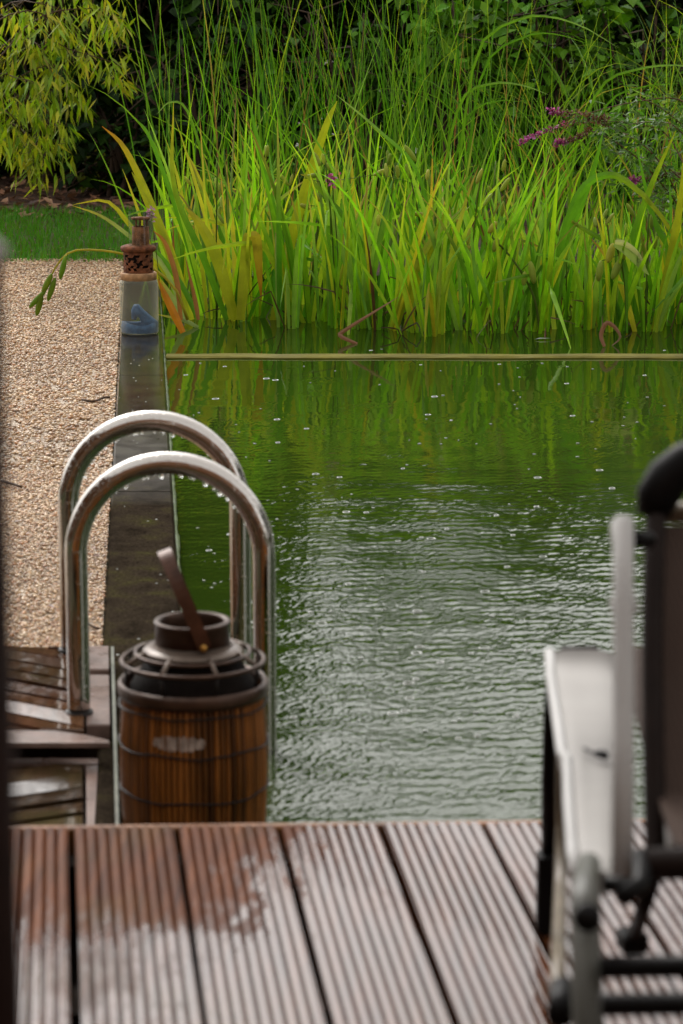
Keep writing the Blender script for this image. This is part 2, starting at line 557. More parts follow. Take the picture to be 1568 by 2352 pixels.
POOL_FAR, POOL_R, POOL_N = 13.1, 7.0, 2.6
LZ = .02
BIGR = 150
mb = MB()
inner = [(kl(POOL_N) + .03, POOL_N), (POOL_R, POOL_N), (POOL_R, POOL_FAR), (kl(POOL_FAR) + .03, POOL_FAR)]
outer = [(-BIGR, -BIGR), (BIGR, -BIGR), (BIGR, BIGR), (-BIGR, BIGR)]
vs = [(x, y, -.01) for x, y in outer] + [(x, y, -.01) for x, y in inner] + [(x, y, -.9) for x, y in inner]
fs = [(i, (i + 1) % 4, 4 + (i + 1) % 4, 4 + i) for i in range(4)] + [(4 + i, 4 + (i + 1) % 4, 8 + (i + 1) % 4, 8 + i) for i in range(4)] + [(8, 9, 10, 11)]
mb.add(vs, fs)
mb.build('ground', M['ground'], kind='structure')

def water_mesh():
    """pond surface as real waves: wind ripples, calmer in the lee of the reeds, and rings where raindrops fell"""
    ylist = [POOL_N + .02]
    while ylist[-1] < POOL_FAR - .02:
        y = ylist[-1]
        ylist.append(y + (.05 if y < 3.75 else .0065 + max(0, y - 4) * .0016 if y < 10.6 else .03))
    ys_ = np.array(ylist)
    us = np.concatenate([np.linspace(0, 1, 430), 1 + np.linspace(.02, 1, 40) ** 1.5])
    nyy, nxx = len(ys_), len(us)
    xl = np.array([kl(y) + .06 for y in ys_])
    xm = np.maximum(1.15 + .165 * (ys_ - 3.8), .9)     # dense columns just past the view, coarse beyond
    X = np.where(us[None] <= 1, xl[:, None] + (xm - xl)[:, None] * np.minimum(us, 1)[None], xm[:, None] + (POOL_R - .02 - xm)[:, None] * np.clip(us - 1, 0, 1)[None])
    Y = np.repeat(ys_[:, None], nxx, 1)
    H = np.zeros_like(X)
    lee = np.clip((9.4 - Y) / 4.6, 0, 1) ** 1.3
    env = np.zeros_like(X)
    for k in range(10):
        a = rng.uniform(0, 6.28); kk = rng.uniform(1.2, 4.5); ph = rng.uniform(0, 6.28)
        env += np.sin(kk * (np.cos(a) * X * .7 + np.sin(a) * Y) + ph)
    env = np.clip(.85 + env * .2, .15, 1.7)
    for k in range(70):
        wl = .0185 * (1 + rng.uniform(0, 1) ** 2 * 2.2)
        a = rng.normal(1.7, .95) + (math.pi if rng.uniform() < .35 else 0)
        kk = 2 * math.pi / wl
        slope = .0165 * rng.uniform(.5, 1.3) 
        ph = rng.uniform(0, 6.28)
        H += slope / kk * np.sin(kk * (np.cos(a) * X + np.sin(a) * Y) + ph + .8 * np.sin(2.3 * X + 1.7 * Y + k))
    H *= lee * env
    for k in range(14):
        wl = rng.uniform(.09, .3); a = rng.normal(1.7, .5); kk = 2 * math.pi / wl
        H += (.0060 * rng.uniform(.4, 1.2) / kk) * np.sin(kk * (np.cos(a) * X + np.sin(a) * Y) + rng.uniform(0, 6.28)) * (.2 + lee)
    for k in range(620):
        py = 790 + 1080 * rng.uniform() ** .75; px = rng.uniform(390, 1560)
        p = at(px, py, 0); r0 = rng.uniform(.006, .075); amp = rng.uniform(.0005, .0014) * (1.15 - r0 * 11)
        if p.y < 3.95: continue
        i0, i1 = np.searchsorted(ys_, (p.y - r0 - .03, p.y + r0 + .03))
        sub = (slice(i0, i1), slice(0, 430))
        r = np.hypot(X[sub] - p.x, Y[sub] - p.y)
        H[sub] += amp * np.exp(-((r - r0) / .009) ** 2) * np.cos((r - r0) * 2 * math.pi / .016)
    V = np.stack([X, Y, H], 2).reshape(-1, 3)
    idx = np.arange(nyy * nxx).reshape(nyy, nxx)
    a, b_, c, d_ = idx[:-1, :-1].ravel(), idx[:-1, 1:].ravel(), idx[1:, 1:].ravel(), idx[1:, :-1].ravel()
    T = np.concatenate([np.stack([a, b_, c], 1), np.stack([a, c, d_], 1)])
    return tag(big_mesh('water', V, T, np.ones((len(V), 3)), M['water'], True), kind='structure')


water_mesh()

# far bank soil, rising gently under the grasses
mb = MB()
nx, ny = 40, 14
for j in range(ny + 1):
    for i in range(nx + 1):
        x = -4 + 12 * i / nx; y = 12.75 + 8 * j / ny
        u = (y - 12.75)
        x = max(x, kl(y) + .12)
        z = -.05 + min(u, .6) * .16 + .02 * u * .35 + random.uniform(-.012, .012)
        mb.v.append((x, y, z)); mb.c.append((1, 1, 1))
for j in range(ny):
    for i in range(nx):
        a = j * (nx + 1) + i
        mb.f.append((a, a + 1, a + nx + 2, a + nx + 1)); mb.sm.append(True)
mb.build('bank', M['soil'], kind='structure')

# kerb: long wet black stones with a mossy lip on the water side
mb = MB()
ys = [2.9, 5.35, 7.2, 9.4, 11.4, 13.3]
for a, b2 in zip(ys, ys[1:]):
    g = .002
    p = [(kl(a + g), a + g), (kr(a + g), a + g), (kr(b2 - g), b2 - g), (kl(b2 - g), b2 - g)]
    vs = [(x, y, -.3) for x, y in p] + [(x, y, KZ - .006) for x, y in p]
    ins = [(p[0][0] + .006, p[0][1] + .003), (p[1][0] - .006, p[1][1] + .003), (p[2][0] - .006, p[2][1] - .003), (p[3][0] + .006, p[3][1] - .003)]
    vs += [(x, y, KZ) for x, y in ins]
    fs = [(i, (i + 1) % 4, 4 + (i + 1) % 4, 4 + i) for i in range(4)] + [(4 + i, 4 + (i + 1) % 4, 8 + (i + 1) % 4, 8 + i) for i in range(4)] + [(8, 9, 10, 11)]
    mb.add(vs, fs)
kerb = mb.build('kerb', M['kerb'], kind='structure')
mb = MB()
pts = []
n = 160
for i in range(n + 1):
    y = 4.6 + (12.6 - 4.6) * i / n
    pts.append((kr(y) + .004, y, .012 + random.uniform(-.003, .003)))
tube(mb, pts, [random.uniform(.004, .009) for _ in pts], 6)
mb.build('moss_strip', M['moss'], kerb)

# gravel path: base sheet + loose stones
PATH_N, PATH_F = 4.95, 13.45
mb = MB()
NS = 60
for i in range(NS + 1):
    y = PATH_N + (PATH_F - PATH_N) * i / NS
    for x in (-3.6, -2.2, kl(y) - .004):
        mb.v.append((x, y + (random.uniform(-.05, .05) if i == NS else 0), LZ - .004)); mb.c.append((1, 1, 1))
for i in range(NS):
    for k in range(2):
        a = i * 3 + k
        mb.f.append((a, a + 1, a + 4, a + 3)); mb.sm.append(False)
mb.build('gravel_path', M['gravel'], kind='structure')

ico = np.array([(0, 0, 1)] + [(math.cos(a) * .894, math.sin(a) * .894, .447) for a in [2 * math.pi * k / 5 for k in range(5)]] +
               [(math.cos(a) * .894, math.sin(a) * .894, -.447) for a in [2 * math.pi * (k + .5) / 5 for k in range(5)]] + [(0, 0, -1)])
icf = np.array([(0, 1 + k, 1 + (k + 1) % 5) for k in range(5)] + [(1 + k, 6 + k, 1 + (k + 1) % 5) for k in range(5)] +
               [(6 + k, 6 + (k + 1) % 5, 1 + (k + 1) % 5) for k in range(5)] + [(11, 6 + (k + 1) % 5, 6 + k) for k in range(5)])
PAL = np.array([(.42, .31, .20), (.36, .25, .155), (.54, .44, .32), (.47, .36, .24), (.30, .18, .10), (.40, .22, .11), (.60, .52, .41), (.27, .20, .14), (.48, .34, .2)])


def stones(n, y0, y1, wid, r0, r1):
    y = rng.uniform(y0, y1, n); x1 = np.array([kl(v) for v in y])
    x = x1 - .004 - rng.uniform(0, 1, n) * wid
    s = rng.uniform(r0, r1, n)
    sc = np.stack([s * rng.uniform(.8, 1.3, n), s * rng.uniform(.8, 1.2, n), s * rng.uniform(.45, .8, n)], 1)
    a = rng.uniform(0, 6.28, n)
    V = ico[None] * (1 + rng.uniform(-.18, .18, (n, 12, 1))) * sc[:, None, :]
    tl = rng.uniform(-.5, .5, n)
    zz = V[..., 2] * np.cos(tl)[:, None] - V[..., 0] * np.sin(tl)[:, None]
    xx = V[..., 0] * np.cos(tl)[:, None] + V[..., 2] * np.sin(tl)[:, None]
    V = np.stack([xx * np.cos(a)[:, None] - V[..., 1] * np.sin(a)[:, None] + x[:, None],
                  xx * np.sin(a)[:, None] + V[..., 1] * np.cos(a)[:, None] + y[:, None],
                  zz + LZ + (s * rng.uniform(.0, .6, n))[:, None]], 2)
    col = PAL[rng.integers(0, len(PAL), n)] * np.array([1.30, 1.14, .95]) * rng.uniform(.68, 1.15, (n, 1)) * (.86 + .14 * np.sin(2.1 * y + 3 * x) * np.sin(5.3 * x - 1.3 * y + 1))[:, None]
    Fc = icf[None] + (np.arange(n) * 12)[:, None, None]
    return V.reshape(-1, 3), Fc.reshape(-1, 3), np.repeat(col, 12, 0)


parts = [stones(27000, PATH_N, 7.6, .72, .0027, .0055), stones(26000, 7.6, 13.5, 1.05, .0040, .0078)]
off = 0; VV, FF, CC = [], [], []
for V, Fc, c in parts:
    VV.append(V); FF.append(Fc + off); CC.append(c); off += len(V)
g = big_mesh('gravel', np.concatenate(VV), np.concatenate(FF), np.concatenate(CC), M['pebble'], True)
tag(g, kind='stuff', label='beige and rust coloured pea gravel covering the path', cat='gravel')

# soil bed and lawn beyond the path
mb = MB()
for j in range(9):
    for i in range(25):
        x = -5 + 5.2 * i / 24; y = 13.3 + 8 * j / 8
        mb.v.append((x if y > 13.4 else min(x, kl(13.3)), y, .004 + (y - 13.3) * .012 + random.uniform(-.006, .006))); mb.c.append((1, 1, 1))
for j in range(8):
    for i in range(24):
        a = j * 25 + i
        mb.f.append((a, a + 1, a + 26, a + 25)); mb.sm.append(True)
mb.build('soil_bed', M['soil'], kind='structure')

n = 15000
gy = 13.35 + (rng.uniform(0, 1, n) ** 1.1) * 2.75; gx = rng.uniform(-3.6, -.75, n)
gz = .004 + (gy - 13.3) * .012
a = rng.uniform(0, 6.28, n); hgt = rng.uniform(.03, .075, n); wd = rng.uniform(.0025, .005, n); ln = rng.uniform(.0, .04, n); la = rng.uniform(0, 6.28, n)
V = np.zeros((n, 3, 3))
V[:, 0] = np.stack([gx - np.cos(a) * wd, gy - np.sin(a) * wd, gz], 1)
V[:, 1] = np.stack([gx + np.cos(a) * wd, gy + np.sin(a) * wd, gz], 1)
V[:, 2] = np.stack([gx + np.cos(la) * ln, gy + np.sin(la) * ln, gz + hgt], 1)
gc = np.stack([rng.uniform(.045, .11, n), rng.uniform(.18, .29, n), rng.uniform(.005, .015, n)], 1)
g = big_mesh('grass', V.reshape(-1, 3), np.arange(n * 3).reshape(-1, 3), np.repeat(gc, 3, 0), M['grass'])
tag(g, 'short green lawn grass at the end of the gravel path', 'grass', kind='stuff')


def jitter0(c):
    k = random.uniform(.5, 1.4)
    return tuple(v_ * k for v_ in c)


def flatleaf(mb, p, s, w, yaw, pitch, roll, col, fold=.25):
    Mx = Matrix.Rotation(yaw, 3, 'Z') @ Matrix.Rotation(pitch, 3, 'Y') @ Matrix.Rotation(roll, 3, 'X')
    q = [(0, 0, 0), (s * .35, w, w * fold), (s, 0, 0), (s * .35, -w, w * fold), (s * .4, 0, 0)]
    vs = [Vector(p) + Mx @ Vector(v) for v in q]
    mb.add(vs, [(0, 4, 1), (1, 4, 2), (2, 4, 3), (3, 4, 0)], col)


mb = MB()
for _ in range(1700):
    y = 15.6 + random.random() * 3.2; x = random.uniform(-3.6, .3)
    k = random.random()
    col = [(.20, .095, .05), (.11, .05, .028), (.27, .15, .085), (.06, .03, .02)][int(k * 4)]
    flatleaf(mb, (x, y, .015 + (y - 13.3) * .012), random.uniform(.05, .1), random.uniform(.015, .03), random.uniform(0, 6.28), random.uniform(-.5, .3), random.uniform(-.5, .5), col)
for _ in range(90):
    y = random.uniform(13.2, 15.6); x = random.uniform(-2.6, -.9)
    flatleaf(mb, (x, y, .03), random.uniform(.03, .06), .014, random.uniform(0, 6.28), 0, 0, (.2, .1, .06))
for _ in range(130):
    y = random.uniform(5.2, 13.2); x = kl(y) - .01 - abs(random.gauss(0, .22))
    flatleaf(mb, (x, y, LZ + .012), random.uniform(.012, .03), random.uniform(.003, .007), random.uniform(0, 6.28), random.uniform(-.4, .1), random.uniform(-.6, .6), jitter0((.12, .05, .025)))
mb.build('fallen_leaves', M['brownish'], label='brown fallen leaves and bits scattered under the hedge and over the path', cat='fallen leaves', kind='stuff')

# partition beam across the pond, its top just at the surface
a0, a1 = at(372, 817, .006), at(1568, 817, .006)
mb = MB()
d = (a1 - a0).normalized(); nrm = Vector((-d.y, d.x, 0))
e0 = Vector((kr(a0.y) + .012, a0.y, 0)); e1 = a0 + d * 6.5
hw = .046
NB = 60
for i in range(NB + 1):
    p = e0.lerp(e1, i / NB)
    j = random.uniform(-.003, .003) + .006 * math.sin(i * .9)
    for o_, z in ((-hw + j, -.2), (-hw + j, .004), (-hw + .012 + j, .009), (hw - .012 + j, .009), (hw + j, .004), (hw + j, -.2)):
        q = p + nrm * o_
        mb.v.append((q.x, q.y, z + (random.uniform(-.0015, .0015) if z > 0 else 0))); mb.c.append((1, 1, 1))
for i in range(NB):
    for k in range(5):
        a = i * 6 + k
        mb.f.append((a, a + 6, a + 7, a + 1)); mb.sm.append(False)
mb.build('partition_beam', M['beam'], label='yellowish algae covered beam lying across the pond at water level', cat='beam')

# ------------------------------------------------------------------ foreground deck
DZ = CAMZ - 1.206
e0, e1 = at(0, 1897, DZ), at(1240, 1883, DZ)
ed = (e1 - e0).normalized()
bdir = Vector((math.sin(DECK_YAW), math.cos(DECK_YAW), 0))
bperp = Vector((math.cos(DECK_YAW), -math.sin(DECK_YAW), 0))


def on_edge(px):
    t = (px - 0) / 1240
    return at(px, 1897 - 14 * t, DZ)


gaps = [-1280, -1040, -800, -560, -320, -80, 162, 405, 637, 872, 1106, 1342, 1580, 1818, 2058, 2300]
mb = MB()
NR = 9
for gi in range(len(gaps) - 1):
    A, Bp = on_edge(gaps[gi]), on_edge(gaps[gi + 1])
    gap = random.uniform(.0035, .006)
    wv = (Bp - A)
    wid = wv.dot(bperp)
    yaw = random.uniform(-.0025, .0025)
    dz = random.uniform(-.0015, .0015)
    bd = Vector((bdir.x + yaw, bdir.y, 0)).normalized()
    prof = []
    W0, W1 = gap, wid - gap
    prof.append((W0, -.026)); prof.append((W0, -.004))
    pitch = (W1 - W0) / NR
    for r in range(NR):
        u0 = W0 + r * pitch
        for fr, z in ((.06, -.0042), (.13, -.0012), (.20, -.0001), (.32, 0), (.62, 0), (.74, -.0001), (.81, -.0012), (.88, -.0042), (1.0, -.0060)):
            if r == NR - 1 and fr == 1.0: z = -.003
            prof.append((u0 + fr * pitch, z))
    prof.append((W1, -.026))
    m_ = len(prof)
    Ls = [0, .006, .05] + [.05 + 3.45 * i / 8 for i in range(1, 9)]
    vs, fs = [], []
    for li, l in enumerate(Ls):
        for u, z in prof:
            f = u / wid
            p = A + wv * f - bd * (l + (u - wid / 2) * 0) 
            zz = z + dz - (.003 if li == 0 else 0)
            vs.append((p.x, p.y, DZ + zz))
    for i in range(len(Ls) - 1):
        for k in range(m_ - 1):
            a = i * m_ + k
            fs.append((a, a + m_, a + m_ + 1, a + 1))
    fs.append(tuple(range(m_)))
    mb.add(vs, fs)
deck = mb.build('deck', M['deck'], kind='structure')
mb = MB()
for gx_, lo in ((.075, .05), (.6, .09), (1.2, .09), (1.8, .09), (2.4, .09)):
    c0 = on_edge(-1360) - bdir * gx_; c1 = on_edge(2300) - bdir * gx_
    md = (c0 + c1) / 2
    box(mb, (md.x, md.y, DZ - .027 - .05), (c1 - c0).length, lo, .098, math.atan2(ed.y, ed.x))
mb.build('joist', M['under'], deck)
mb = MB()
qa, qb = on_edge(-1340), on_edge(2280)
mb.add([(q.x, q.y, DZ - .125) for q in (qa, qb, qb - bdir * 3.4, qa - bdir * 3.4)], [(0, 1, 2, 3)])
mb.build('gap_shade_sheet', M['under'], deck)  # dark sheet added so the gaps between boards look shaded
mb = MB()
c0, c1 = on_edge(-1360) + bdir * .011, on_edge(2300) + bdir * .011
md = (c0 + c1) / 2
box(mb, (md.x, md.y, DZ - .058), (c1 - c0).length, .018, .104, math.atan2(ed.y, ed.x), .003)
mb.build('fascia_board', M['deckedge'], deck)

mb = MB()
for k in range(30):
    box(mb, (-.5, -1.8, DZ + .07 + k * .13), 12, .03 + (k % 2) * .004, .124, 0, .003)
    box(mb, (-4.6, 2.2, DZ - .1 + k * .13), .03 + (k % 2) * .004, 7.9, .124, 0, .003)
mb.build('unseen_wall', M['cladding'], kind='structure')  # unseen walls, added to darken what the steel rails reflect

# ------------------------------------------------------------------ boardwalk by the ladder (two levels)
P1Z = CAMZ - 1.370
P2Z = P1Z - .045


def clip(poly, half):
    (nx_, ny_, d_) = half
    out = []
    for i in range(len(poly)):
        p, q = poly[i], poly[(i + 1) % len(poly)]
        dp, dq = nx_ * p[0] + ny_ * p[1] - d_, nx_ * q[0] + ny_ * q[1] - d_
        if dp >= 0: out.append(p)
        if dp * dq < 0:
            t = dp / (dp - dq); out.append((p[0] + (q[0] - p[0]) * t, p[1] + (q[1] - p[1]) * t))
    return out


def slab(mb, poly, z0, z1):
    n_ = len(poly)
    ar = sum(poly[i][0] * poly[(i + 1) % n_][1] - poly[(i + 1) % n_][0] * poly[i][1] for i in range(n_))
    if ar < 0: poly = poly[::-1]
    cx = sum(p[0] for p in poly) / n_; cy = sum(p[1] for p in poly) / n_
    def ins(p, k=.003):
        v = Vector((cx - p[0], cy - p[1])); l_ = v.length
        return (p[0] + v.x / l_ * k, p[1] + v.y / l_ * k)
    vs = [(x, y, z0) for x, y in poly] + [(x, y, z1 - .003) for x, y in poly] + [(*ins(p), z1) for p in poly]
    fs = [tuple(range(n_ - 1, -1, -1)), tuple(range(2 * n_, 3 * n_))]
    for k in (0, n_):
        fs += [(k + i, k + (i + 1) % n_, k + n_ + (i + 1) % n_, k + n_ + i) for i in range(n_)]
    mb.add(vs, fs)


def boards(mb, poly, ang, width, gap, z0, z1):
    ca, sa = math.cos(ang), math.sin(ang)
    ds = [(-sa) * x + ca * y for x, y in poly]
    d0 = min(ds)
    while d0 < max(ds):
        p = clip(poly, (-sa, ca, d0 + gap / 2))
        if p: p = clip(p, (sa, -ca, -(d0 + width - gap / 2)))
        if len(p) > 2:
            zr = random.uniform(-.002, .002)
            n0 = len(mb.v)
            slab(mb, p, z0 + zr, z1 + zr)
            tl = random.uniform(-.09, .09)
            for q in range(n0, len(mb.v)):
                x_, y_, z_ = mb.v[q]
                mb.v[q] = (x_, y_, z_ + ((-sa) * x_ + ca * y_ - d0 - width / 2) * tl)
        d0 += width


def pz(px, py, z):
    p = at(px, py, z); return (p.x, p.y)


bw = empty('boardwalk', pz(100, 1600, P1Z) + (0,), kind='structure')
poly = [pz(-900, 1478, P1Z), pz(193, 1483, P1Z), pz(193, 1676, P1Z), pz(-900, 1676, P1Z)]
mb = MB(); boards(mb, poly, R(-33), .062, .009, P1Z - .026, P1Z)
mb.build('decking', M['board1'], bw)
mb = MB(); slab(mb, [pz(-900, 1680, P1Z), pz(128, 1680, P1Z), pz(200, 1690, P1Z), pz(252, 1702, P1Z), pz(252, 1709, P1Z), pz(-900, 1709, P1Z)], P1Z - .007, P1Z + .002)
mb.build('front_board', M['border'], bw)
for (y0, y1, x0, x1, x2, x3) in ((1483, 1537, 198, 249, 198, 250), (1549, 1664, 198, 250, 198, 252)):
    mb = MB(); slab(mb, [pz(x0, y0, P1Z), pz(x1, y0, P1Z), pz(x3, y1, P1Z), pz(x2, y1, P1Z)], P1Z - .028, P1Z)
    mb.build('border_board', M['border'], bw)
mb = MB(); slab(mb, [pz(-900, 1490, P1Z), pz(235, 1495, P1Z), pz(240, 1672, P1Z), pz(-900, 1672, P1Z)], -.02, P1Z - .029)
mb.build('sub_frame', M['under'], bw)

lw = empty('lower_boardwalk', pz(100, 1850, P2Z) + (0,), kind='structure')
poly = [pz(-900, 1759, P2Z), pz(190, 1757, P2Z), pz(192, 2120, P2Z), pz(-900, 2120, P2Z)]
mb = MB(); boards(mb, poly, R(27), .072, .010, P2Z - .026, P2Z)
mb.build('decking', M['board2'], lw)
mb = MB(); slab(mb, [pz(-900, 1738, P2Z), pz(252, 1742, P2Z), pz(252, 1754, P2Z), pz(-900, 1755, P2Z)], P2Z - .026, P2Z)
mb.build('header_board', M['border'], lw)
mb = MB(); slab(mb, [pz(197, 1757, P2Z), pz(254, 1757, P2Z), pz(268, 2120, P2Z), pz(200, 2120, P2Z)], P2Z - .026, P2Z)
mb.build('border_board', M['border'], lw)
mb = MB(); slab(mb, [pz(-900, 1750, P2Z), pz(240, 1750, P2Z), pz(250, 2100, P2Z), pz(-900, 2100, P2Z)], -.02, P2Z - .027)
mb.build('sub_frame', M['under'], lw)
mb = MB()
zt = .075
slab(mb, [pz(254, 1484, zt), pz(261, 1484, zt), pz(276, 2000, zt), pz(268, 2000, zt)], .02, zt)
mb.build('edge_trim', M['trim'], lw)
# stone ledge below the deck's edge that carries the lantern
mb = MB()
lx = (443 - 784) / F * 4.3
box(mb, (lx - .005, 4.2, -.135), .215, .34, .33, -.06, .008)
mb.build('pool_ledge', M['kerb'], kind='structure')

# ------------------------------------------------------------------ stainless grab rails of the pool ladder
def rail(cx, Z, label):
    rad = .0215; RC = .177
    c = atZ(cx, 1037, Z)
    topz = c.z - rad
    spring = topz - RC
    x0 = c.x; y0 = c.y
    foot = P1Z - .02
    yaw = -.03
    def P(u, z): return Vector((x0 + u * math.cos(yaw), y0 + u * math.sin(yaw), z))
    base = P(-RC, P1Z)
    root = empty('grab_rail', base, label, 'grab rail', 'stainless grab rails of the pool ladder')
    pts = [P(-RC, foot + (spring - foot) * i / 6) for i in range(7)]
    pts += [P(-RC * math.cos(math.pi * i / 36), spring + RC * math.sin(math.pi * i / 36)) for i in range(1, 36)]
    pts += [P(RC, spring + (-.55 - spring) * i / 8) for i in range(9)]
    mb = MB(); tube(mb, pts, rad, 28)
    mb.build('rail_tube', M['steel'], root)
    mb = MB(); lathe(mb, [(.0216, .006), (.026, .005), (.027, .0005)], (base.x, base.y, P1Z), 32)
    mb.build('floor_flange', M['wire'], root)
    mb = MB()
    for i in range(30):
        t = random.uniform(.12, .88) * math.pi
        p = P(-(RC - rad) * math.cos(t), spring + (RC - rad) * math.sin(t))
        r = .0012 + .0036 * random.random() ** 2.2
        sphere(mb, (p.x, p.y + random.uniform(-.004, .004), p.z - r * .6), r, r, r * 1.25, 8, 5)
    for i in range(160):
        t = random.uniform(.0, 1.0) * math.pi; a = random.uniform(-2.6, -.4)
        rr = RC + rad * math.cos(a)
        p = P(-rr * math.cos(t), spring + rr * math.sin(t)); p.y += rad * math.sin(a)
        sphere(mb, p, random.uniform(.0008, .0018), n=6, m=4)
    o = mb.build('water_droplet', M['droplet'], root); o['kind'] = 'stuff'


# the rear rail has the same height: its apex pixel follows from the depth
rail(386.5, 4.87, 'nearer of the two steel hoop rails, rising right behind the bamboo lantern')
def rail2():
    pass
ZR = 5.335
y_apex2 = 945
_c = atZ(350, y_apex2, ZR)
# place the rear rail through the same helper by giving it the apex height
_save = rail
def rail_at(c, label):
    global atZ
    keep = atZ
    atZ = lambda px, py, Z: c
    _save(0, 0, label)
    atZ = keep
rail_at(Vector((_c.x, _c.y, atZ(386.5, 1037, 4.87).z)), 'farther steel hoop rail standing nearer the gravel path')

# ------------------------------------------------------------------ bamboo lantern
LZc = 4.3
LB = KZ                                            # its base on the ledge
lc = atZ(443, 1560, LZc)
lc = Vector((lc.x, lc.y, LB))
S = LZc / F


def zat(py):                                       # height of a pixel row at the lantern's axis
    d = ray(443, py); return (CAM + d * (lc.y / d.y)).z


lan = empty('lantern', lc, 'round lantern of brown bamboo slats with iron cage top and strap handle', 'lantern')
zt_neck = zat(1424); zb_neck = zat(1478); z_plate = zat(1494); z_ring1 = zat(1515)
RB = 168 * S
z_top = zat(1574)
NSL = 74
cols = []
for k in range(NSL):
    q = random.random()
    cols.append((.18, .068, .014) if q < .55 else ((.12, .045, .010) if q < .84 else (.06, .022, .006)))
prof = []
for i in range(13):
    t = i / 12
    prof.append((RB * (.955 + .055 * math.sin(math.pi * min(t * .95 + .05, 1))), LB + .012 + (z_top - LB - .012) * t))
for k in range(NSL):
    pass
vsl = MB()
for k in range(NSL):
    a0_ = 2 * math.pi * k / NSL; w_ = 2 * math.pi / NSL * random.uniform(.86, .97)
    vs, fs = [], []
    for r, z in prof:
        for q, dr in ((-.5, -.004), (-.3, -.0005), (0, .0006), (.3, -.0005), (.5, -.004)):
            a = a0_ + q * w_
            vs.append((lc.x + (r + dr) * math.cos(a), lc.y + (r + dr) * math.sin(a), z))
    for i in range(len(prof) - 1):
        for q in range(4):
            b0 = i * 5 + q; fs.append((b0, b0 + 1, b0 + 6, b0 + 5))
    c = cols[k]; s_ = random.uniform(.75, 1.2)
    vsl.add(vs, fs, tuple(x * s_ for x in c), True)
barrel = vsl.build('slat_barrel', M['slat'], lan)
mb = MB(); lathe(mb, [(.001, LB + .006), (RB * .93, LB + .006), (RB * .93, LB + .012), (RB * .945, z_top - .01), (RB * .945, z_top)], (lc.x, lc.y, 0), 48)
mb.build('dark_liner', M['dark'], lan)
mb = MB(); lathe(mb, [(.001, LB), (RB * .9, LB), (RB * .9, LB + .011), (.001, LB + .011)], (lc.x, lc.y, 0), 40)
mb.build('base_disc', M['wire'], lan)
for py, rr in ((1652, 1.0), (1738, 1.012), (1842, 1.006)):
    z = zat(py - 44)
    mb = MB()
    tube(mb, [(lc.x + (RB * rr + .0015) * math.cos(2 * math.pi * i / 48), lc.y + (RB * rr + .0015) * math.sin(2 * math.pi * i / 48), z + .002 * math.sin(i * .7 + py) + random.uniform(-.001, .001)) for i in range(49)], .0017, 6, cap=False)
    mb.build('wire_band', M['wire'], lan)
# top rim, cage rings and posts
mb = MB(); lathe(mb, [(RB * .95, z_top - .012), (RB * 1.012, z_top - .012), (RB * 1.03, z_top - .006), (RB * 1.035, z_top + .006), (RB * 1.0, z_top + .012), (RB * .95, z_top + .008)], (lc.x, lc.y, 0), 56, closed=True)
mb.build('top_rim', M['iron'], lan)


def ring(z, r, tr, name, m_):
    mb = MB()
    tube(mb, [(lc.x + r * math.cos(2 * math.pi * i / 56), lc.y + r * math.sin(2 * math.pi * i / 56), z) for i in range(57)], tr, 8, cap=False)
    return mb.build(name, m_, lan)


ring(z_ring1, 163 * S, .0040, 'cage_ring', M['iron'])
ring(z_plate - .002, 131 * S, .0034, 'cage_ring', M['iron'])
for k in range(8):
    a = 2 * math.pi * (k + .5) / 8
    mb = MB()
    tube(mb, [(lc.x + r * math.cos(a), lc.y + r * math.sin(a), z) for r, z in ((163 * S, z_ring1), (131 * S, z_plate - .002), (112 * S, z_plate + .003))], .0042, 8)
    po = mb.build('cage_post', M['ironpale'], lan)
    mb = MB()
    tube(mb, [(lc.x + r * math.cos(a), lc.y + r * math.sin(a), z) for r, z in ((158 * S, z_top + .004), (161 * S, z_ring1))], .0026, 8)
    mb.build('stay', M['wire'], po)
mb = MB(); lathe(mb, [(.001, z_plate - .001), (110 * S, z_plate - .002), (116 * S, z_plate + .001), (112 * S, z_plate + .004), (86 * S, zb_neck + .003), (84 * S, zb_neck - .004)], (lc.x, lc.y, 0), 56)
mb.build('lid_plate', M['ironpale'], lan)
rn = 85 * S
mb = MB(); lathe(mb, [(rn - .008, zb_neck - .004), (rn + .001, zb_neck - .004), (rn, zt_neck - .006), (rn + .0025, zt_neck - .003), (rn + .001, zt_neck), (rn - .007, zt_neck), (rn - .009, zt_neck - .004)], (lc.x, lc.y, 0), 56, closed=True)
mb.build('neck_ring', M['iron'], lan)
# dark inner pot that shows between the rings
mb = MB(); lathe(mb, [(RB * .88, z_top - .01), (RB * .86, z_top + .004), (RB * .62, z_plate - .012), (.001, z_plate - .012)], (lc.x, lc.y, 0), 48)
mb.build('inner_pot', M['dark'], lan)
# strap handle: hoop whose plane runs along the view, leaning to the left
mb = MB()
hh = zat(1252) - (zt_neck - .03)
lean = math.atan2((443 + 22 - 378) * S, hh)
vs, fs = [], []
NH = 30
for i in range(NH + 1):
    t = math.pi * i / NH
    yy = -math.cos(t) * (rn + .006); zz = math.sin(t) ** .8 * hh
    dy_, dz_ = math.sin(t), math.cos(t) * hh / rn
    l_ = math.hypot(dy_, dz_); ny_, nz_ = dz_ / l_, -dy_ / l_
    for sgn in (-1, 1):
        for th in (0, -.003):
            u = sgn * .0115; y2 = yy + ny_ * th; z2 = zz + nz_ * th
            x2 = u * math.cos(lean) - z2 * math.sin(lean); z3 = u * math.sin(lean) + z2 * math.cos(lean) * 1.0
            vs.append((lc.x + .014 + x2 - y2 * .15, lc.y + y2, zt_neck - .03 + z3))
for i in range(NH):
    a = i * 4
    for p, q in ((0, 1), (1, 3), (3, 2), (2, 0)):
        fs.append((a + p, a + q, a + 4 + q, a + 4 + p))
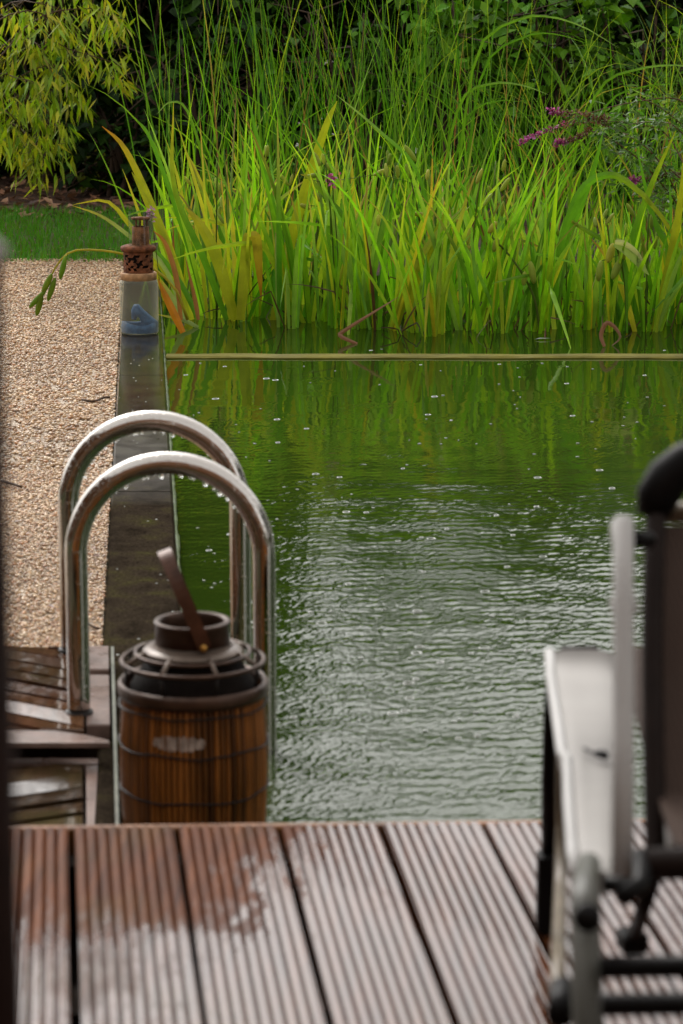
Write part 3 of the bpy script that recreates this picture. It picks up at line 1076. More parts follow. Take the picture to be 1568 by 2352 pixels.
fs += [(0, 2, 3, 1), (NH * 4, NH * 4 + 1, NH * 4 + 3, NH * 4 + 2)]
mb.add(vs, fs, smooth=False)
hnd = mb.build('strap_handle', M['strap'], lan)
for sgn in (-1, 1):
    mb = MB()
    tube(mb, [(lc.x + .022, lc.y + sgn * (rn - .004), zt_neck - .03), (lc.x + .022, lc.y + sgn * (rn + .012), zt_neck - .03)], .006, 12)
    mb.build('pivot_bolt', M['brass'], hnd)
# pale strips that paint a soft reflection onto the front slats
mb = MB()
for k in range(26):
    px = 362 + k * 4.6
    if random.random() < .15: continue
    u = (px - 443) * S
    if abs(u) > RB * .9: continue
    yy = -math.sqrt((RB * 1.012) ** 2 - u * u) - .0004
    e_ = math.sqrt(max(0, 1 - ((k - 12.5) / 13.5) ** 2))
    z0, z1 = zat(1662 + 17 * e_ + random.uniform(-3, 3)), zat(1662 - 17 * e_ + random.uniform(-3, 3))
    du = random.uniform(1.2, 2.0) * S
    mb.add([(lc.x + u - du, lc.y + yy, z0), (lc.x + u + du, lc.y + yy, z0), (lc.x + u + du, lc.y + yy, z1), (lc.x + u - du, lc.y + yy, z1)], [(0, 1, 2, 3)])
mb.build('glint_patch', M['glint'], lan)

# ------------------------------------------------------------------ glass jar lantern on the kerb
ZJ = at(320, 768, KZ).y
jc = at(320, 766, KZ)


def zj(py):
    d = ray(320, py); return (CAM + d * (jc.y / d.y)).z


SJ = (jc - CAM).dot(Vector((0, ct, -st))) / F
jar = empty('jar_lantern', jc, 'glass jar lantern with a rusty perforated lid and blue cloth inside, standing on the kerb', 'lantern')
rj = 44.5 * SJ
zt = zj(640)
mb = MB()
lathe(mb, [(.001, KZ + .001), (rj * .93, KZ + .001), (rj, KZ + .010), (rj, zt - .02), (rj * .96, zt - .006), (rj * .9, zt)], (jc.x, jc.y, 0), 48)
mb.build('glass_body', M['hazyglass'], jar)
mb = MB(); lathe(mb, [(rj * .80, zt - .004), (rj * .93, zt - .004), (rj * .94, zj(628)), (rj * .90, zj(625)), (rj * .80, zj(625))], (jc.x, jc.y, 0), 40, closed=True)
mb.build('lid_rim', M['rustlip'], jar)
# perforated rusty collar: lattice with real holes
mb = MB()
rc_, z0, z1 = 34 * SJ, zj(625), zj(577)
NK, NV = 30, 8
vs, fs = [], []
for j in range(NV + 1):
    for k in range(NK):
        a = 2 * math.pi * (k + .5 * (j % 2)) / NK
        r = rc_ + random.uniform(-.001, .001)
        vs.append((jc.x + r * math.cos(a), jc.y + r * math.sin(a), z0 + (z1 - z0) * j / NV))
for j in range(NV):
    for k in range(NK):
        k2 = (k + 1) % NK
        if 0 < j < NV - 1 and random.random() < .33: continue
        fs.append((j * NK + k, j * NK + k2, (j + 1) * NK + k2, (j + 1) * NK + k))
mb.add(vs, fs, smooth=False)
mb.build('perforated_collar', M['rust'], jar)
mb = MB(); lathe(mb, [(rc_ * .9, z0), (rc_ * .9, z1)], (jc.x, jc.y, 0), 24)
mb.build('collar_lining', M['dark'], jar)
mb = MB(); lathe(mb, [(.001, zj(577)), (38 * SJ, zj(577)), (41 * SJ, zj(571)), (40 * SJ, zj(566)), (30 * SJ, zj(562)), (.001, zj(562))], (jc.x, jc.y, 0), 40)
mb.build('flange', M['rust'], jar)
cx_ = jc.x + 6 * SJ
mb = MB(); lathe(mb, [(20 * SJ, zj(562)), (19.5 * SJ, zj(520)), (15 * SJ, zj(520)), (15 * SJ, zj(562))], (cx_, jc.y, 0), 28)
mb.build('chimney', M['rust'], jar)
mb = MB(); lathe(mb, [(.001, zj(504)), (21 * SJ, zj(504)), (21 * SJ, zj(499)), (.001, zj(497))], (cx_, jc.y, 0), 28)
mb.build('chimney_cap', M['rust'], jar)
for a in (-2.2, -.9, .4, 1.7):
    mb = MB()
    tube(mb, [(cx_ + 15 * SJ * math.cos(a), jc.y + 15 * SJ * math.sin(a), z) for z in (zj(524), zj(502))], .0045, 6)
    mb.build('cap_post', M['rust'], jar)
mb = MB(); lathe(mb, [(29 * SJ, zj(562)), (29 * SJ, zj(484))], (cx_ + 1 * SJ, jc.y, 0), 28)
mb.build('glass_chimney', M['thinglass'], jar)
mb = MB()
NB_ = 36
vs, fs = [], []
for i in range(NB_):
    a = 2 * math.pi * i / NB_
    for r, z in ((.93, .008), (.95, .024), (.90, .046 + .006 * math.sin(2 * a + 1)), (.72, .044 + .006 * math.sin(2 * a + 1)), (.68, .012)):
        r *= rj * (1 + .02 * math.sin(5 * a))
        vs.append((jc.x + r * math.cos(a), jc.y + r * math.sin(a), KZ + z))
for i in range(NB_):
    for k in range(4):
        fs.append((i * 5 + k, ((i + 1) % NB_) * 5 + k, ((i + 1) % NB_) * 5 + k + 1, i * 5 + k + 1))
mb.add(vs, fs, smooth=True)
outl = [(303, 712), (308, 701), (320, 699), (332, 712), (348, 728), (363, 740), (363, 752), (322, 752), (326, 736), (318, 722), (312, 734), (304, 732)]
nO = len(outl)
vs = []
for dy_, k_ in ((-.030, .86), (-.022, 1), (.020, 1), (.030, .86)):
    for (x_, y_) in outl:
        xx, yy = 330 + (x_ - 330) * k_, 728 + (y_ - 728) * k_
        vs.append((jc.x + (xx - 321) * SJ, jc.y + dy_ + .012 * math.sin(x_ * .11), zj(yy)))
fs = [tuple(range(nO - 1, -1, -1)), tuple(3 * nO + q for q in range(nO))]
for k in range(3):
    for q in range(nO):
        fs.append((k * nO + q, k * nO + (q + 1) % nO, (k + 1) * nO + (q + 1) % nO, (k + 1) * nO + q))
mb.add(vs, fs, smooth=True)
mb.build('blue_cloth', M['blue'], jar)

# ------------------------------------------------------------------ foreground post at the left edge
ZP = 1.25
pr = .022
pc = atZ(7, 700, ZP); pc = Vector((pc.x - pr, pc.y, 0))
zc = atZ(0, 585, ZP).z
post = empty('wooden_post', (pc.x, pc.y, DZ), 'dark blurred wooden post with a pale rounded cap at the left edge', 'post')
mb = MB(); lathe(mb, [(.001, DZ), (pr, DZ), (pr, zc - .004), (.001, zc - .004)], (pc.x, pc.y, 0), 32)
mb.build('shaft', M['post'], post)
mb = MB(); sphere(mb, (pc.x, pc.y, zc), pr + .003, pr + .003, .011, 24, 12)
mb.build('cap', M['postcap'], post)

# ------------------------------------------------------------------ folding garden chair at the right edge
ch = empty('garden_chair', (0.55, 2.55, DZ), 'white and grey folding garden chair with a dark sling back, standing on the deck', 'chair')
WC = .50                                           # clear width, the right half lies outside the picture


def A(px, py, Z): return atZ(px, py, Z)


def both(fn):
    fn(0.0); fn(WC)


def sh(pts, dx): return [Vector(p) + Vector((dx, 0.02 if dx else 0, 0)) for p in pts]


# back uprights in dark tube, curved black top joint, sling between
for dx in (0, WC):
    mb = MB()
    tube(mb, sh(spline([A(1508, 2010, 2.42), A(1500, 1700, 2.47), A(1499, 1400, 2.52), A(1507, 1180, 2.56), A(1520, 1130, 2.57)], 20), dx), .0105, 14)
    mb.build('back_upright', M['brownt'], ch)
    mb = MB()
    s_ = -1 if dx else 1
    p0 = A(1516, 1150, 2.565) + Vector((dx, .02 if dx else 0, 0))
    tube(mb, [p0 + Vector((s_ * x, 0, z)) for x, z in ((-.006, -.014), (-.003, .004), (.008, .024), (.024, .040), (.045, .050))], [.017, .022, .022, .019, .0165], 16)
    mb.build('corner_joint', M['black'], ch)
    # pale upright tube with its bracket
    mb = MB()
    tube(mb, sh([A(1431, 2022, 2.32), A(1432, 1700, 2.36), A(1432, 1400, 2.40), A(1431, 1196, 2.43), A(1431, 1184, 2.43)], dx), [.0098, .0098, .0098, .0098, .006], 16)
    mb.build('support_tube', M['alu'], ch)
    mb = MB()
    tube(mb, sh([A(1404, 1222, 2.45), A(1450, 1222, 2.45)], dx), .010, 12)
    mb.build('clamp', M['alu'], ch)
    mb = MB()
    tube(mb, sh([A(1404, 1398, 2.42), A(1462, 1385, 2.42)], dx), .010, 12)
    mb.build('clamp', M['alu'], ch)
    mb = MB()
    tube(mb, sh([A(1450, 1236, 2.46), A(1490, 1240, 2.5)], dx), .0085, 10)
    mb.build('spacer', M['black'], ch)
# top bar and sling
TJ = A(1516, 1150, 2.565)
mb = MB()
tube(mb, [TJ + Vector((.040, 0, .048)), TJ + Vector((WC - .040, .02, .048))], .0145, 14)
mb.build('top_bar', M['alu'], ch)
mb = MB()
gl = spline([A(1524, 1850, 2.45), A(1512, 1600, 2.50), A(1512, 1400, 2.53), A(1520, 1210, 2.57)], 14)
vs, fs = [], []
for i, p in enumerate(gl):
    for k in range(9):
        u = k / 8
        q = p + Vector((u * (WC - .03), .02 * u + .03 * math.sin(math.pi * u), 0))
        vs.append(q)
for i in range(14):
    for k in range(8):
        a = i * 9 + k; fs.append((a, a + 1, a + 10, a + 9))
nv = len(vs); nf = len(fs)
vs += [v_ + Vector((0, .004, 0)) for v_ in vs]
fs += [tuple(nv + i for i in f[::-1]) for f in fs]
mb.add(vs, fs, smooth=True)
mb.build('back_sling', M['sling'], ch)
mb = MB()
tube(mb, [A(1530, 1178, 2.60), A(1600, 1178, 2.60)] + [A(1530, 1178, 2.60) + Vector((WC - .04, .02, 0))], .011, 12)
mb.build('head_roll', M['tan'], ch)
# armrests: broad white blade wide at the front, narrow at the pivot
for dx in (0, WC + .05):
    mb = MB()
    rows = [(1256, 1412, 1506, 3.16), (1258, 1420, 1560, 3.05), (1272, 1424, 1650, 2.90), (1284, 1426, 1738, 2.765), (1296, 1428, 1752, 2.745), (1300, 1428, 1850, 2.60), (1308, 1424, 1960, 2.46), (1316, 1400, 2016, 2.39)]
    vs, fs = [], []
    for ri, (xa, xb, py, Z) in enumerate(rows):
        l_, r_ = A(xa, py, Z), A(xb, py, Z)
        dip = -.006 if ri in (4,) else 0
        crown = .008
        for k in range(9):
            u = k / 8
            p = l_.lerp(r_, u)
            e = 1 - (2 * u - 1) ** 4
            vs.append(p + Vector((dx, .02 if dx else 0, crown * e + dip * (u > .3))))
        for k in range(8, -1, -1):
            u = k / 8
            p = l_.lerp(r_, u)
            vs.append(p + Vector((dx, .02 if dx else 0, -.014 - .004 * (1 - (2 * u - 1) ** 4))))
    m_ = 18
    for i in range(len(rows) - 1):
        for k in range(m_):
            fs.append((i * m_ + k, i * m_ + (k + 1) % m_, (i + 1) * m_ + (k + 1) % m_, (i + 1) * m_ + k))
    fs += [tuple(range(m_)), tuple((len(rows) - 1) * m_ + k for k in range(m_ - 1, -1, -1))]
    mb.add(vs, fs, smooth=True)
    arm = mb.build('armrest', M['white'], ch)
    mb = MB()
    tube(mb, [A(xa + 6, py, Z) + Vector((dx, .02 if dx else 0, .004)) for xa, xb, py, Z in rows], .0062, 10)
    mb.build('edge_highlight', M['alu'], arm)  # pale tube added to draw the sky highlight along the edge
    if dx == 0:
        mb = MB()
        cr = spline([A(1338, 1736, 2.76), A(1352, 1744, 2.75), A(1366, 1750, 2.742), A(1384, 1752, 2.738), A(1392, 1760, 2.73)], 12)
        tube(mb, [p + Vector((0, 0, .009)) for p in cr], [.001, .0015, .002, .002, .001, .0015, .003, .0042, .005, .0052, .005, .004, .002], 8)
        mb.build('hinge_slot', M['black'], arm)
        mb = MB()
        tube(mb, [A(1290, 1502, 3.175) + Vector((0, 0, .002)), A(1372, 1500, 3.18) + Vector((0, 0, .002))], .008, 10)
        mb.build('end_cap', M['brownt'], arm)
# front legs, black, with foot blocks
for dx in (0, WC + .04):
    mb = MB()
    tube(mb, sh([A(1264, 1575, 3.17), A(1263, 1650, 3.2), A(1262, 1800, 3.28), A(1262, 1960, 3.36)], dx), [.006, .0085, .0105, .0105], 12)
    mb.build('front_leg', M['black'], ch)
    fp = at(1262, 1998, DZ + .002)
    fp = A(1262, 1960, 3.36)
    mb = MB()
    box(mb, (fp.x + dx, fp.y + (.02 if dx else 0), (fp.z + DZ) / 2), .031, .036, abs(fp.z - DZ) + .004, 0, .004)
    mb.build('foot_cap', M['black'], ch)
# thin grey slanting brace behind the front leg
for dx in (0, WC + .03):
    mb = MB()
    tube(mb, sh([A(1292, 1720, 2.80), A(1290, 1900, 2.9), A(1287, 2050, 2.7), A(1283, 2200, 2.4), A(1275, 2360, 2.2)], dx), .0068, 12)
    mb.build('brace', M['tan'], ch)
# rear leg: wide grey tube with a black end plug, continues to the deck
for dx in (0, WC - .02):
    mb = MB()
    lt, lb = A(1338, 2040, 2.18), A(1350, 2352, 2.13)
    lo = lt + (lb - lt) * ((DZ + .01 - lt.z) / (lb.z - lt.z))
    tube(mb, sh([A(1352, 1985, 2.34), A(1344, 2035, 2.24), A(1344, 2085, 2.15), lb, lo], dx), [.011, .0125, .0130, .0130, .0130], 18)
    leg = mb.build('rear_leg', M['greymetal'], ch)
    mb = MB()
    c_ = A(1348, 2106, 2.13) + Vector((dx, .02 if dx else 0, 0))
    tube(mb, [c_, c_ + Vector((0, -.010, .002))], [.0118, .0112], 20)
    mb.build('end_plug', M['black'], leg)
    mb = MB()
    tube(mb, sh([A(1292, 2268, 2.2), A(1286, 2335, 2.16)], dx), .0115, 12)
    mb.build('stop_block', M['black'], leg)
    mb = MB()
    box(mb, (lo.x + dx, lo.y + (.02 if dx else 0), DZ + .012), .034, .034, .024, 0, .004)
    mb.build('foot_cap', M['black'], leg)
# cross tubes
mb = MB(); p = A(1478, 1985, 2.30); tube(mb, [p, p + Vector((WC - .08, .02, .004))], .0145, 16); mb.build('seat_tube', M['brownt'], ch)
mb = MB(); tube(mb, [A(1384, 2030, 2.28), A(1470, 2036, 2.28)], .0075, 10); tube(mb, [A(1474, 1960, 2.30), A(1474, 2030, 2.28), A(1430, 2060, 2.26)], .009, 10); mb.build('pivot_bracket', M['black'], ch)
for py, Z in ((2222, 2.12), (2308, 2.06)):
    mb = MB(); p = A(1380, py, Z); tube(mb, [p, p + Vector((WC - .03, .02, 0))], .0095, 12); mb.build('crossbar', M['black'], ch)
mb = MB(); p = A(1452, 2160, 2.6); box(mb, p, .027, .03, .022, .2, .003); tube(mb, [p, A(1500, 2020, 2.42)], .008, 8); mb.build('catch', M['black'], ch)
mb = MB(); tube(mb, [A(1556, 1950, 2.36), A(1550, 1830, 2.5), A(1545, 1780, 2.55)], .0105, 12); mb.build('seat_rail', M['alu'], ch)
# seat sling, reaching forward from the back's foot
mb = MB()
vs, fs = [], []
for i, (dy, dz) in enumerate(((0, 0), (.1, .0), (.25, .015), (.4, .04), (.5, .055))):
    for k in range(6):
        u = k / 5
        q = A(1478, 1985, 2.30) + Vector((.03 + u * (WC - .14), .02 + dy, .012 + dz - .02 * math.sin(math.pi * u)))
        vs.append(q)
for i in range(4):
    for k in range(5):
        a = i * 6 + k; fs.append((a, a + 1, a + 7, a + 6))
nv = len(vs)
vs += [v_ + Vector((0, 0, -.004)) for v_ in vs]; fs += [tuple(nv + i for i in f[::-1]) for f in fs]
mb.add(vs, fs, smooth=True); mb.build('seat_sling', M['sling'], ch)

# ------------------------------------------------------------------ plants
GREEN = [(.20, .42, .012), (.26, .47, .018), (.14, .35, .012), (.32, .48, .03), (.075, .21, .010), (.19, .36, .05)]
YEL = [(.40, .43, .022), (.45, .41, .024), (.34, .42, .02)]
DRY = [(.17, .075, .03), (.26, .13, .05), (.09, .04, .02)]


def strip(mb, pts, width, facing, cb, ct_, fold=.25, tipw=.04):
    """leaf blade along points: width per point profile, slight keel."""
    n_ = len(pts) - 1
    vs, cs = [], []
    for i, p in enumerate(pts):
        t = i / n_
        a, b_ = pts[max(i - 1, 0)], pts[min(i + 1, n_)]
        T = (Vector(b_) - Vector(a)).normalized()
        side = T.cross(facing)
        side = side.normalized() if side.length > 1e-5 else T.orthogonal().normalized()
        nrm_ = side.cross(T)
        w_ = width * .5 * (min(1, .72 + t * 1.2) * (1 - max(0, (t - .35) / .65) ** 1.9) + tipw * .3)
        vs += [Vector(p) - side * w_, Vector(p) + nrm_ * w_ * fold, Vector(p) + side * w_]
        c = tuple(cb[j] + (ct_[j] - cb[j]) * max(0, (t - .45) / .55) ** 1.3 for j in range(3))
        cs += [c] * 3
    fs = []
    for i in range(n_):
        a = i * 3
        fs += [(a, a + 1, a + 4, a + 3), (a + 1, a + 2, a + 5, a + 4)]
    mb.add(vs, fs, cs, False)


def blade(mb, base, az, lean, length, width, bend, cb, ctip, n_=8, kink=None):
    pts = [Vector(base)]
    ang = lean
    h_ = Vector((math.cos(az), math.sin(az), 0))
    for i in range(n_):
        t = (i + 1) / n_
        if kink and abs(t - kink[0]) < .5 / n_: ang += kink[1]
        else: ang += bend / n_ * (2 * t)
        pts.append(pts[-1] + (h_ * math.sin(ang) + Vector((0, 0, 1)) * math.cos(ang)) * (length / n_))
    fa = random.uniform(-.9, .9)
    strip(mb, pts, width, Vector((math.sin(fa), -math.cos(fa), .1)), cb, ctip)
    return pts


def jitter(c, s=.2):
    k = random.uniform(1 - s, 1 + s)
    return (c[0] * k * random.uniform(.85, 1.2), c[1] * k, c[2] * k)


def pod(mb, p, ln, r, az, pitch, col):
    Mx = Matrix.Rotation(az, 3, 'Z') @ Matrix.Rotation(pitch, 3, 'Y')
    sphere(mb, p, r, r, ln / 2, 8, 7, col, Mx)


def env_top(px):
    xs = [380, 450, 560, 640, 760, 900, 1000, 1120, 1250, 1400, 1568, 1900]
    tv = [330, 250, 190, 215, 205, 240, 270, 250, 330, 385, 400, 380]
    return float(np.interp(px, xs, tv))


def iris(px, py, kindk, label, group, nleaf=None, z0=0.0):
    base = at(px, py, z0 - .02)
    Z = (base - CAM).dot(Vector((0, ct, -st)))
    H = (py - env_top(px)) * Z / F * 1.02
    root_name = 'iris_plant'
    root = empty(root_name, base, label, 'iris', group)
    mb = MB()
    nl = nleaf or random.randint(10, 15)
    fan = random.uniform(0, math.pi)
    for k in range(nl):
        u = (k - (nl - 1) / 2) / nl
        bx = base + Vector((math.cos(fan) * u * .16 + random.gauss(0, .02), math.sin(fan) * u * .12 + random.gauss(0, .025), 0))
        az = fan if u > 0 else fan + math.pi
        az += random.uniform(-.6, .6)
        lean = abs(u) * .6 * random.uniform(.3, 1.3) + abs(random.gauss(0, .10))
        ln = H * random.triangular(.42, 1.12, .72) * (1 - .25 * abs(u))
        q = random.random()
        yl = {'green': .10, 'yellow': .35, 'arch': .2}[kindk]
        if q < yl: c = jitter(random.choice(YEL)); tip = jitter(random.choice(YEL + DRY[1:2]))
        elif q > .975: c = jitter(random.choice(DRY)); tip = jitter(random.choice(DRY)); ln *= .75
        else: c = jitter(random.choice(GREEN)); tip = jitter(random.choice(GREEN + YEL[2:])) if random.random() < .82 else jitter(random.choice([DRY[1], (.3, .2, .06)]))
        kink = None
        if random.random() < {'green': .06, 'yellow': .12, 'arch': .35}[kindk]:
            kink = (random.uniform(.5, .8), random.uniform(1.0, 2.3))
        blade(mb, bx, az, lean, ln, random.triangular(.010, .030, .017), random.uniform(.0, .5) if kindk != 'arch' else random.uniform(.1, .9), c, tip, 8, kink)
    mb.build('leaf_fan', M['leaf'], root)
    # dead leaves round the foot, and on some plants a stalk with seed pods
    mb = MB()
    for k in range(random.randint(1, 2)):
        c = jitter(random.choice([(.07, .03, .014), (.12, .06, .025), (.045, .022, .012)]))
        blade(mb, base + Vector((random.gauss(0, .06), random.gauss(0, .05), 0)), random.uniform(0, 6.28), random.uniform(.3, 1.0), random.uniform(.15, .45), .007, random.uniform(.0, .6), c, jitter((.09, .045, .02)), 6, (random.uniform(.4, .8), random.uniform(.6, 1.8)) if random.random() < .6 else None)
    mb.build('dead_leaf', M['brownish'], root)
    if random.random() < .3:
        mb = MB()
        lean = random.uniform(.0, .3); az = random.uniform(0, 6.28)
        h_ = Vector((math.cos(az), math.sin(az), 0))
        stem = [base + h_ * (math.sin(lean) * s_ * s_) + Vector((0, 0, s_)) for s_ in [H * .72 * i / 6 for i in range(7)]]
        tube(mb, stem, .0035, 6, jitter((.10, .17, .02)))
        st_ = mb.build('flower_stalk', M['leaf'], root)
        for k in range(random.randint(2, 4)):
            mb = MB()
            p = stem[random.choice((-1, -1, -2, -3))] + Vector((random.uniform(-.05, .05), random.uniform(-.04, .0), random.uniform(-.05, .01)))
            pod(mb, p, random.uniform(.05, .075), random.uniform(.008, .011), random.uniform(0, 6.28), random.uniform(0, .7), jitter((.32, .38, .06)))
            mb.build('seed_pod', M['leaf'], st_)


IG = 'iris plants of the dense reed bed'
LAB_F = 'upright green iris plant standing in the water at the front of the reed bed'
LAB_Y = 'iris plant with many yellowing leaves at the front of the reed bed'
LAB_B = 'green iris plant deep inside the reed bed, behind the front leaves'
LAB_A = 'iris plant with leaves arching over and folded down at their tips'
xs = list(np.linspace(425, 2050, 29))
for i, x in enumerate(xs):
    f = float(np.interp(x, [400, 520, 700, 900, 2100], [718, 745, 765, 772, 776]))
    py = f + random.triangular(-34, 12, -8)
    kk = 'yellow' if (x < 760 and random.random() < .5) or random.random() < .18 else ('arch' if random.random() < .2 else 'green')
    iris(x + random.uniform(-14, 14), py, kk, {'yellow': LAB_Y, 'arch': LAB_A, 'green': LAB_F}[kk], IG)
for row, (cnt, dy) in enumerate(((21, -26), (15, -48), (9, -68))):
    for x in np.linspace(430, 2050, cnt):
        f = float(np.interp(x, [400, 520, 700, 900, 2100], [718, 745, 765, 772, 776]))
        iris(x + random.uniform(-22, 22), f + dy + random.uniform(-8, 8), 'green' if random.random() < .85 else 'arch', LAB_B, IG, random.randint(8, 11))


def hero(name, label, cat, leaves, Y, m_='leaf', group=None):
    """one plant whose leaves follow measured curves: each leaf = (points, width, base colour, tip colour, depth offset)"""
    p0 = atY(*leaves[0][0][0], Y)
    root = empty(name, (p0.x, p0.y, 0), label, cat, group)
    for pts, w_, cb, ctip, dY in leaves:
        mb = MB()
        P = [atY(x, y, Y + dY + .01 * i) for i, (x, y) in enumerate(pts)]
        strip(mb, spline(P, 14) if len(P) > 2 else P, w_ * Y / F, Vector((.2, -1, .15)), cb, ctip, tipw=.2)
        mb.build('leaf', M[m_], root)
    return root


YG, YB, OR, G1, BR, PG = (.27, .29, .014), (.34, .27, .02), (.36, .13, .012), (.085, .22, .012), (.20, .085, .035), (.23, .30, .10)
hero('iris_plant', 'iris with a long diagonal yellow leaf crossing the green reeds left of centre', 'iris',
     [([(628, 740), (655, 600), (700, 440), (748, 290), (774, 232)], 24, YG, YG, 0), ([(600, 735), (640, 640), (700, 420), (764, 250)], 16, G1, YG, .06),
      ([(655, 740), (650, 600), (612, 420), (566, 205)], 20, G1, G1, .1)], 11.2, group=IG)
hero('iris_plant', 'iris with a bright yellow leaf folded into a narrow upside down V', 'iris',
     [([(552, 735), (560, 640), (566, 548), (572, 541)], 24, YG, YB, 0), ([(575, 541), (588, 548), (594, 610), (600, 690)], 22, YB, OR, -.01), ([(540, 735), (500, 600), (462, 520), (424, 474)], 26, YG, YB, .05),
      ([(520, 735), (470, 600), (400, 430), (398, 235)], 15, G1, YB, .12)], 11.0, group=IG)
hero('iris_plant', 'iris beside the jar whose thin yellow leaves arch left over the gravel', 'iris',
     [([(430, 735), (400, 660), (355, 590), (300, 520), (245, 462), (168, 470)], 13, YG, YB, 0), ([(425, 735), (375, 610), (300, 545), (232, 496), (165, 472)], 10, PG, YB, -.05),
      ([(440, 735), (400, 600), (330, 430), (282, 335), (234, 290)], 17, YG, OR, .1), ([(432, 735), (392, 590), (340, 470), (302, 395)], 18, YG, YG, .05),
      ([(455, 735), (420, 660), (370, 590), (340, 560)], 12, G1, G1, -.05), ([(470, 720), (430, 560), (350, 330), (310, 270)], 11, G1, G1, .2),
      ([(420, 735), (398, 690), (368, 640)], 15, PG, YB, -.12), ([(455, 752), (420, 735), (360, 722)], 9, PG, YB, -.15)], 11.1, group=IG)
hero('iris_plant', 'iris with a broad orange withered leaf leaning down beside the jar', 'iris',
     [([(420, 764), (398, 718), (378, 676), (362, 640)], 17, OR, OR, 0), ([(415, 735), (405, 640), (380, 560), (352, 530)], 12, BR, OR, .1), ([(455, 735), (448, 690), (425, 590)], 10, BR, BR, .05)], 10.6, group=IG)
hero('iris_plant', 'iris with one long leaf arching over to the right and drooping yellow', 'iris',
     [([(1255, 765), (1275, 620), (1312, 480), (1350, 420), (1392, 402), (1432, 412), (1500, 472), (1568, 575), (1600, 640)], 17, G1, YB, 0), ([(1240, 765), (1300, 560), (1360, 400), (1385, 300)], 16, G1, G1, .1),
      ([(1420, 765), (1440, 600), (1490, 440), (1552, 300)], 18, G1, YG, .05)], 10.9, group=IG)
hero('iris_plant', 'iris with a pale leaf slanting up to the right in the middle of the reeds', 'iris',
     [([(930, 770), (960, 650), (1010, 520), (1060, 420)], 20, YG, G1, 0), ([(905, 770), (930, 680), (985, 560), (1070, 470)], 18, YG, PG, -.05), ([(880, 770), (830, 560), (720, 420), (690, 400)], 12, G1, YB, .1),
      ([(1010, 620), (960, 400), (870, 300), (770, 216)], 9, G1, PG, .15)], 10.9, group=IG)
hero('iris_plant', 'iris with a green tall leaf and a yellow leaf near the right edge', 'iris',
     [([(1500, 770), (1530, 640), (1560, 480), (1575, 330)], 20, YG, YG, 0), ([(1470, 770), (1440, 600), (1330, 520), (1300, 500)], 12, G1, YB, .08), ([(1535, 770), (1545, 600), (1500, 500), (1460, 330)], 16, G1, G1, .1)], 10.9, group=IG)
hero('dead_reed_leaf', 'brown dead leaf bent over the water in front of the reeds, left of centre', 'dead leaf',
     [([(820, 790), (782, 772), (790, 760), (850, 722), (915, 682)], 9, BR, (.3, .17, .1), 0)], 10.45, 'brownish')
hero('dead_reed_leaf', 'curled brown leaf looping out of the water towards the right', 'dead leaf',
     [([(1388, 796), (1380, 770), (1392, 742), (1412, 752), (1424, 776), (1400, 798)], 10, BR, (.3, .2, .15), 0)], 10.35, 'brownish')

# seed pods hanging in the reeds and over the path
def pod_stalk(label, stem_px, pods, Y, col=(.10, .15, .02), pcol=(.36, .40, .06)):
    P = [atY(x, y, Y) for x, y in stem_px]
    root = empty('iris_seed_stalk', P[0], label, 'seed stalk')
    mb = MB(); sp_ = spline(P, 16); tube(mb, sp_, [.0062 - .0022 * i / 16 for i in range(17)], 6, col)
    mb.build('stalk', M['leaf'], root)
    for (x, y, x2, y2, r) in pods:
        a, b_ = atY(x, y, Y - .02), atY(x2, y2, Y - .02)
        d_ = b_ - a; mb = MB()
        q = d_.to_track_quat('Z', 'Y').to_matrix()
        sphere(mb, (a + b_) / 2, r * .85 * Y / F, r * .85 * Y / F, d_.length / 2 * 1.1, 10, 8, jitter(pcol, .15), q)
        k = min(sp_, key=lambda s_: (s_ - a).length)
        tube(mb, [k, a], .0018, 5, col)
        mb.build('seed_pod', M['leaf'], root)


pod_stalk('bent iris stalk arching left over the gravel with green drooping pods', [(430, 735), (400, 660), (330, 600), (290, 585), (230, 575), (165, 577), (130, 610), (105, 660)],
          [(150, 590, 138, 640, 8), (118, 630, 98, 672, 9), (126, 640, 110, 690, 8), (104, 668, 68, 705, 8), (96, 672, 84, 724, 9)], 10.7, (.42, .36, .04), (.16, .25, .02))
pod_stalk('iris stalk with fat yellow pods hanging at the right side of the reeds', [(1440, 765), (1435, 650), (1420, 580), (1410, 560)],
          [(1408, 560, 1396, 602, 11), (1425, 596, 1406, 640, 11), (1380, 600, 1374, 645, 10), (1432, 570, 1426, 604, 10)], 10.7)
pod_stalk('iris stalk with pale pods in the reeds between centre and right edge', [(1240, 765), (1225, 680), (1180, 600), (1130, 545)],
          [(1218, 602, 1226, 650, 10), (1140, 510, 1122, 535, 9), (1142, 548, 1134, 578, 9), (1205, 625, 1202, 655, 8)], 10.8)
pod_stalk('iris stalk with slim pods high in the reeds left of centre', [(700, 765), (720, 600), (735, 480), (740, 420)],
          [(746, 375, 770, 395, 7), (700, 408, 735, 400, 7), (858, 402, 892, 392, 7), (690, 470, 712, 480, 7)], 11.2)
pod_stalk('iris stalk with pods high in the middle of the reeds', [(960, 765), (970, 640), (965, 520), (945, 420)],
          [(930, 335, 955, 370, 8), (932, 378, 942, 408, 7), (950, 490, 985, 498, 8), (865, 398, 892, 390, 7)], 11.2)
# big pale leaf over the pods, right
hero('broad_leaf_plant', 'plant with one broad pale green leaf hanging over the yellow pods', 'plant',
     [([(1440, 765), (1438, 650), (1425, 580), (1412, 556)], 6, G1, PG, 0), ([(1412, 556), (1440, 572), (1465, 600), (1490, 632)], 26, PG, PG, -.03), ([(1412, 556), (1435, 560), (1462, 580), (1482, 610)], 12, (.4, .4, .2), (.4, .4, .2), -.05)], 10.65)

# tall thin sedges and rushes behind the iris bed
SG = [(.05, .155, .006), (.07, .185, .007), (.10, .22, .010), (.035, .115, .006)]


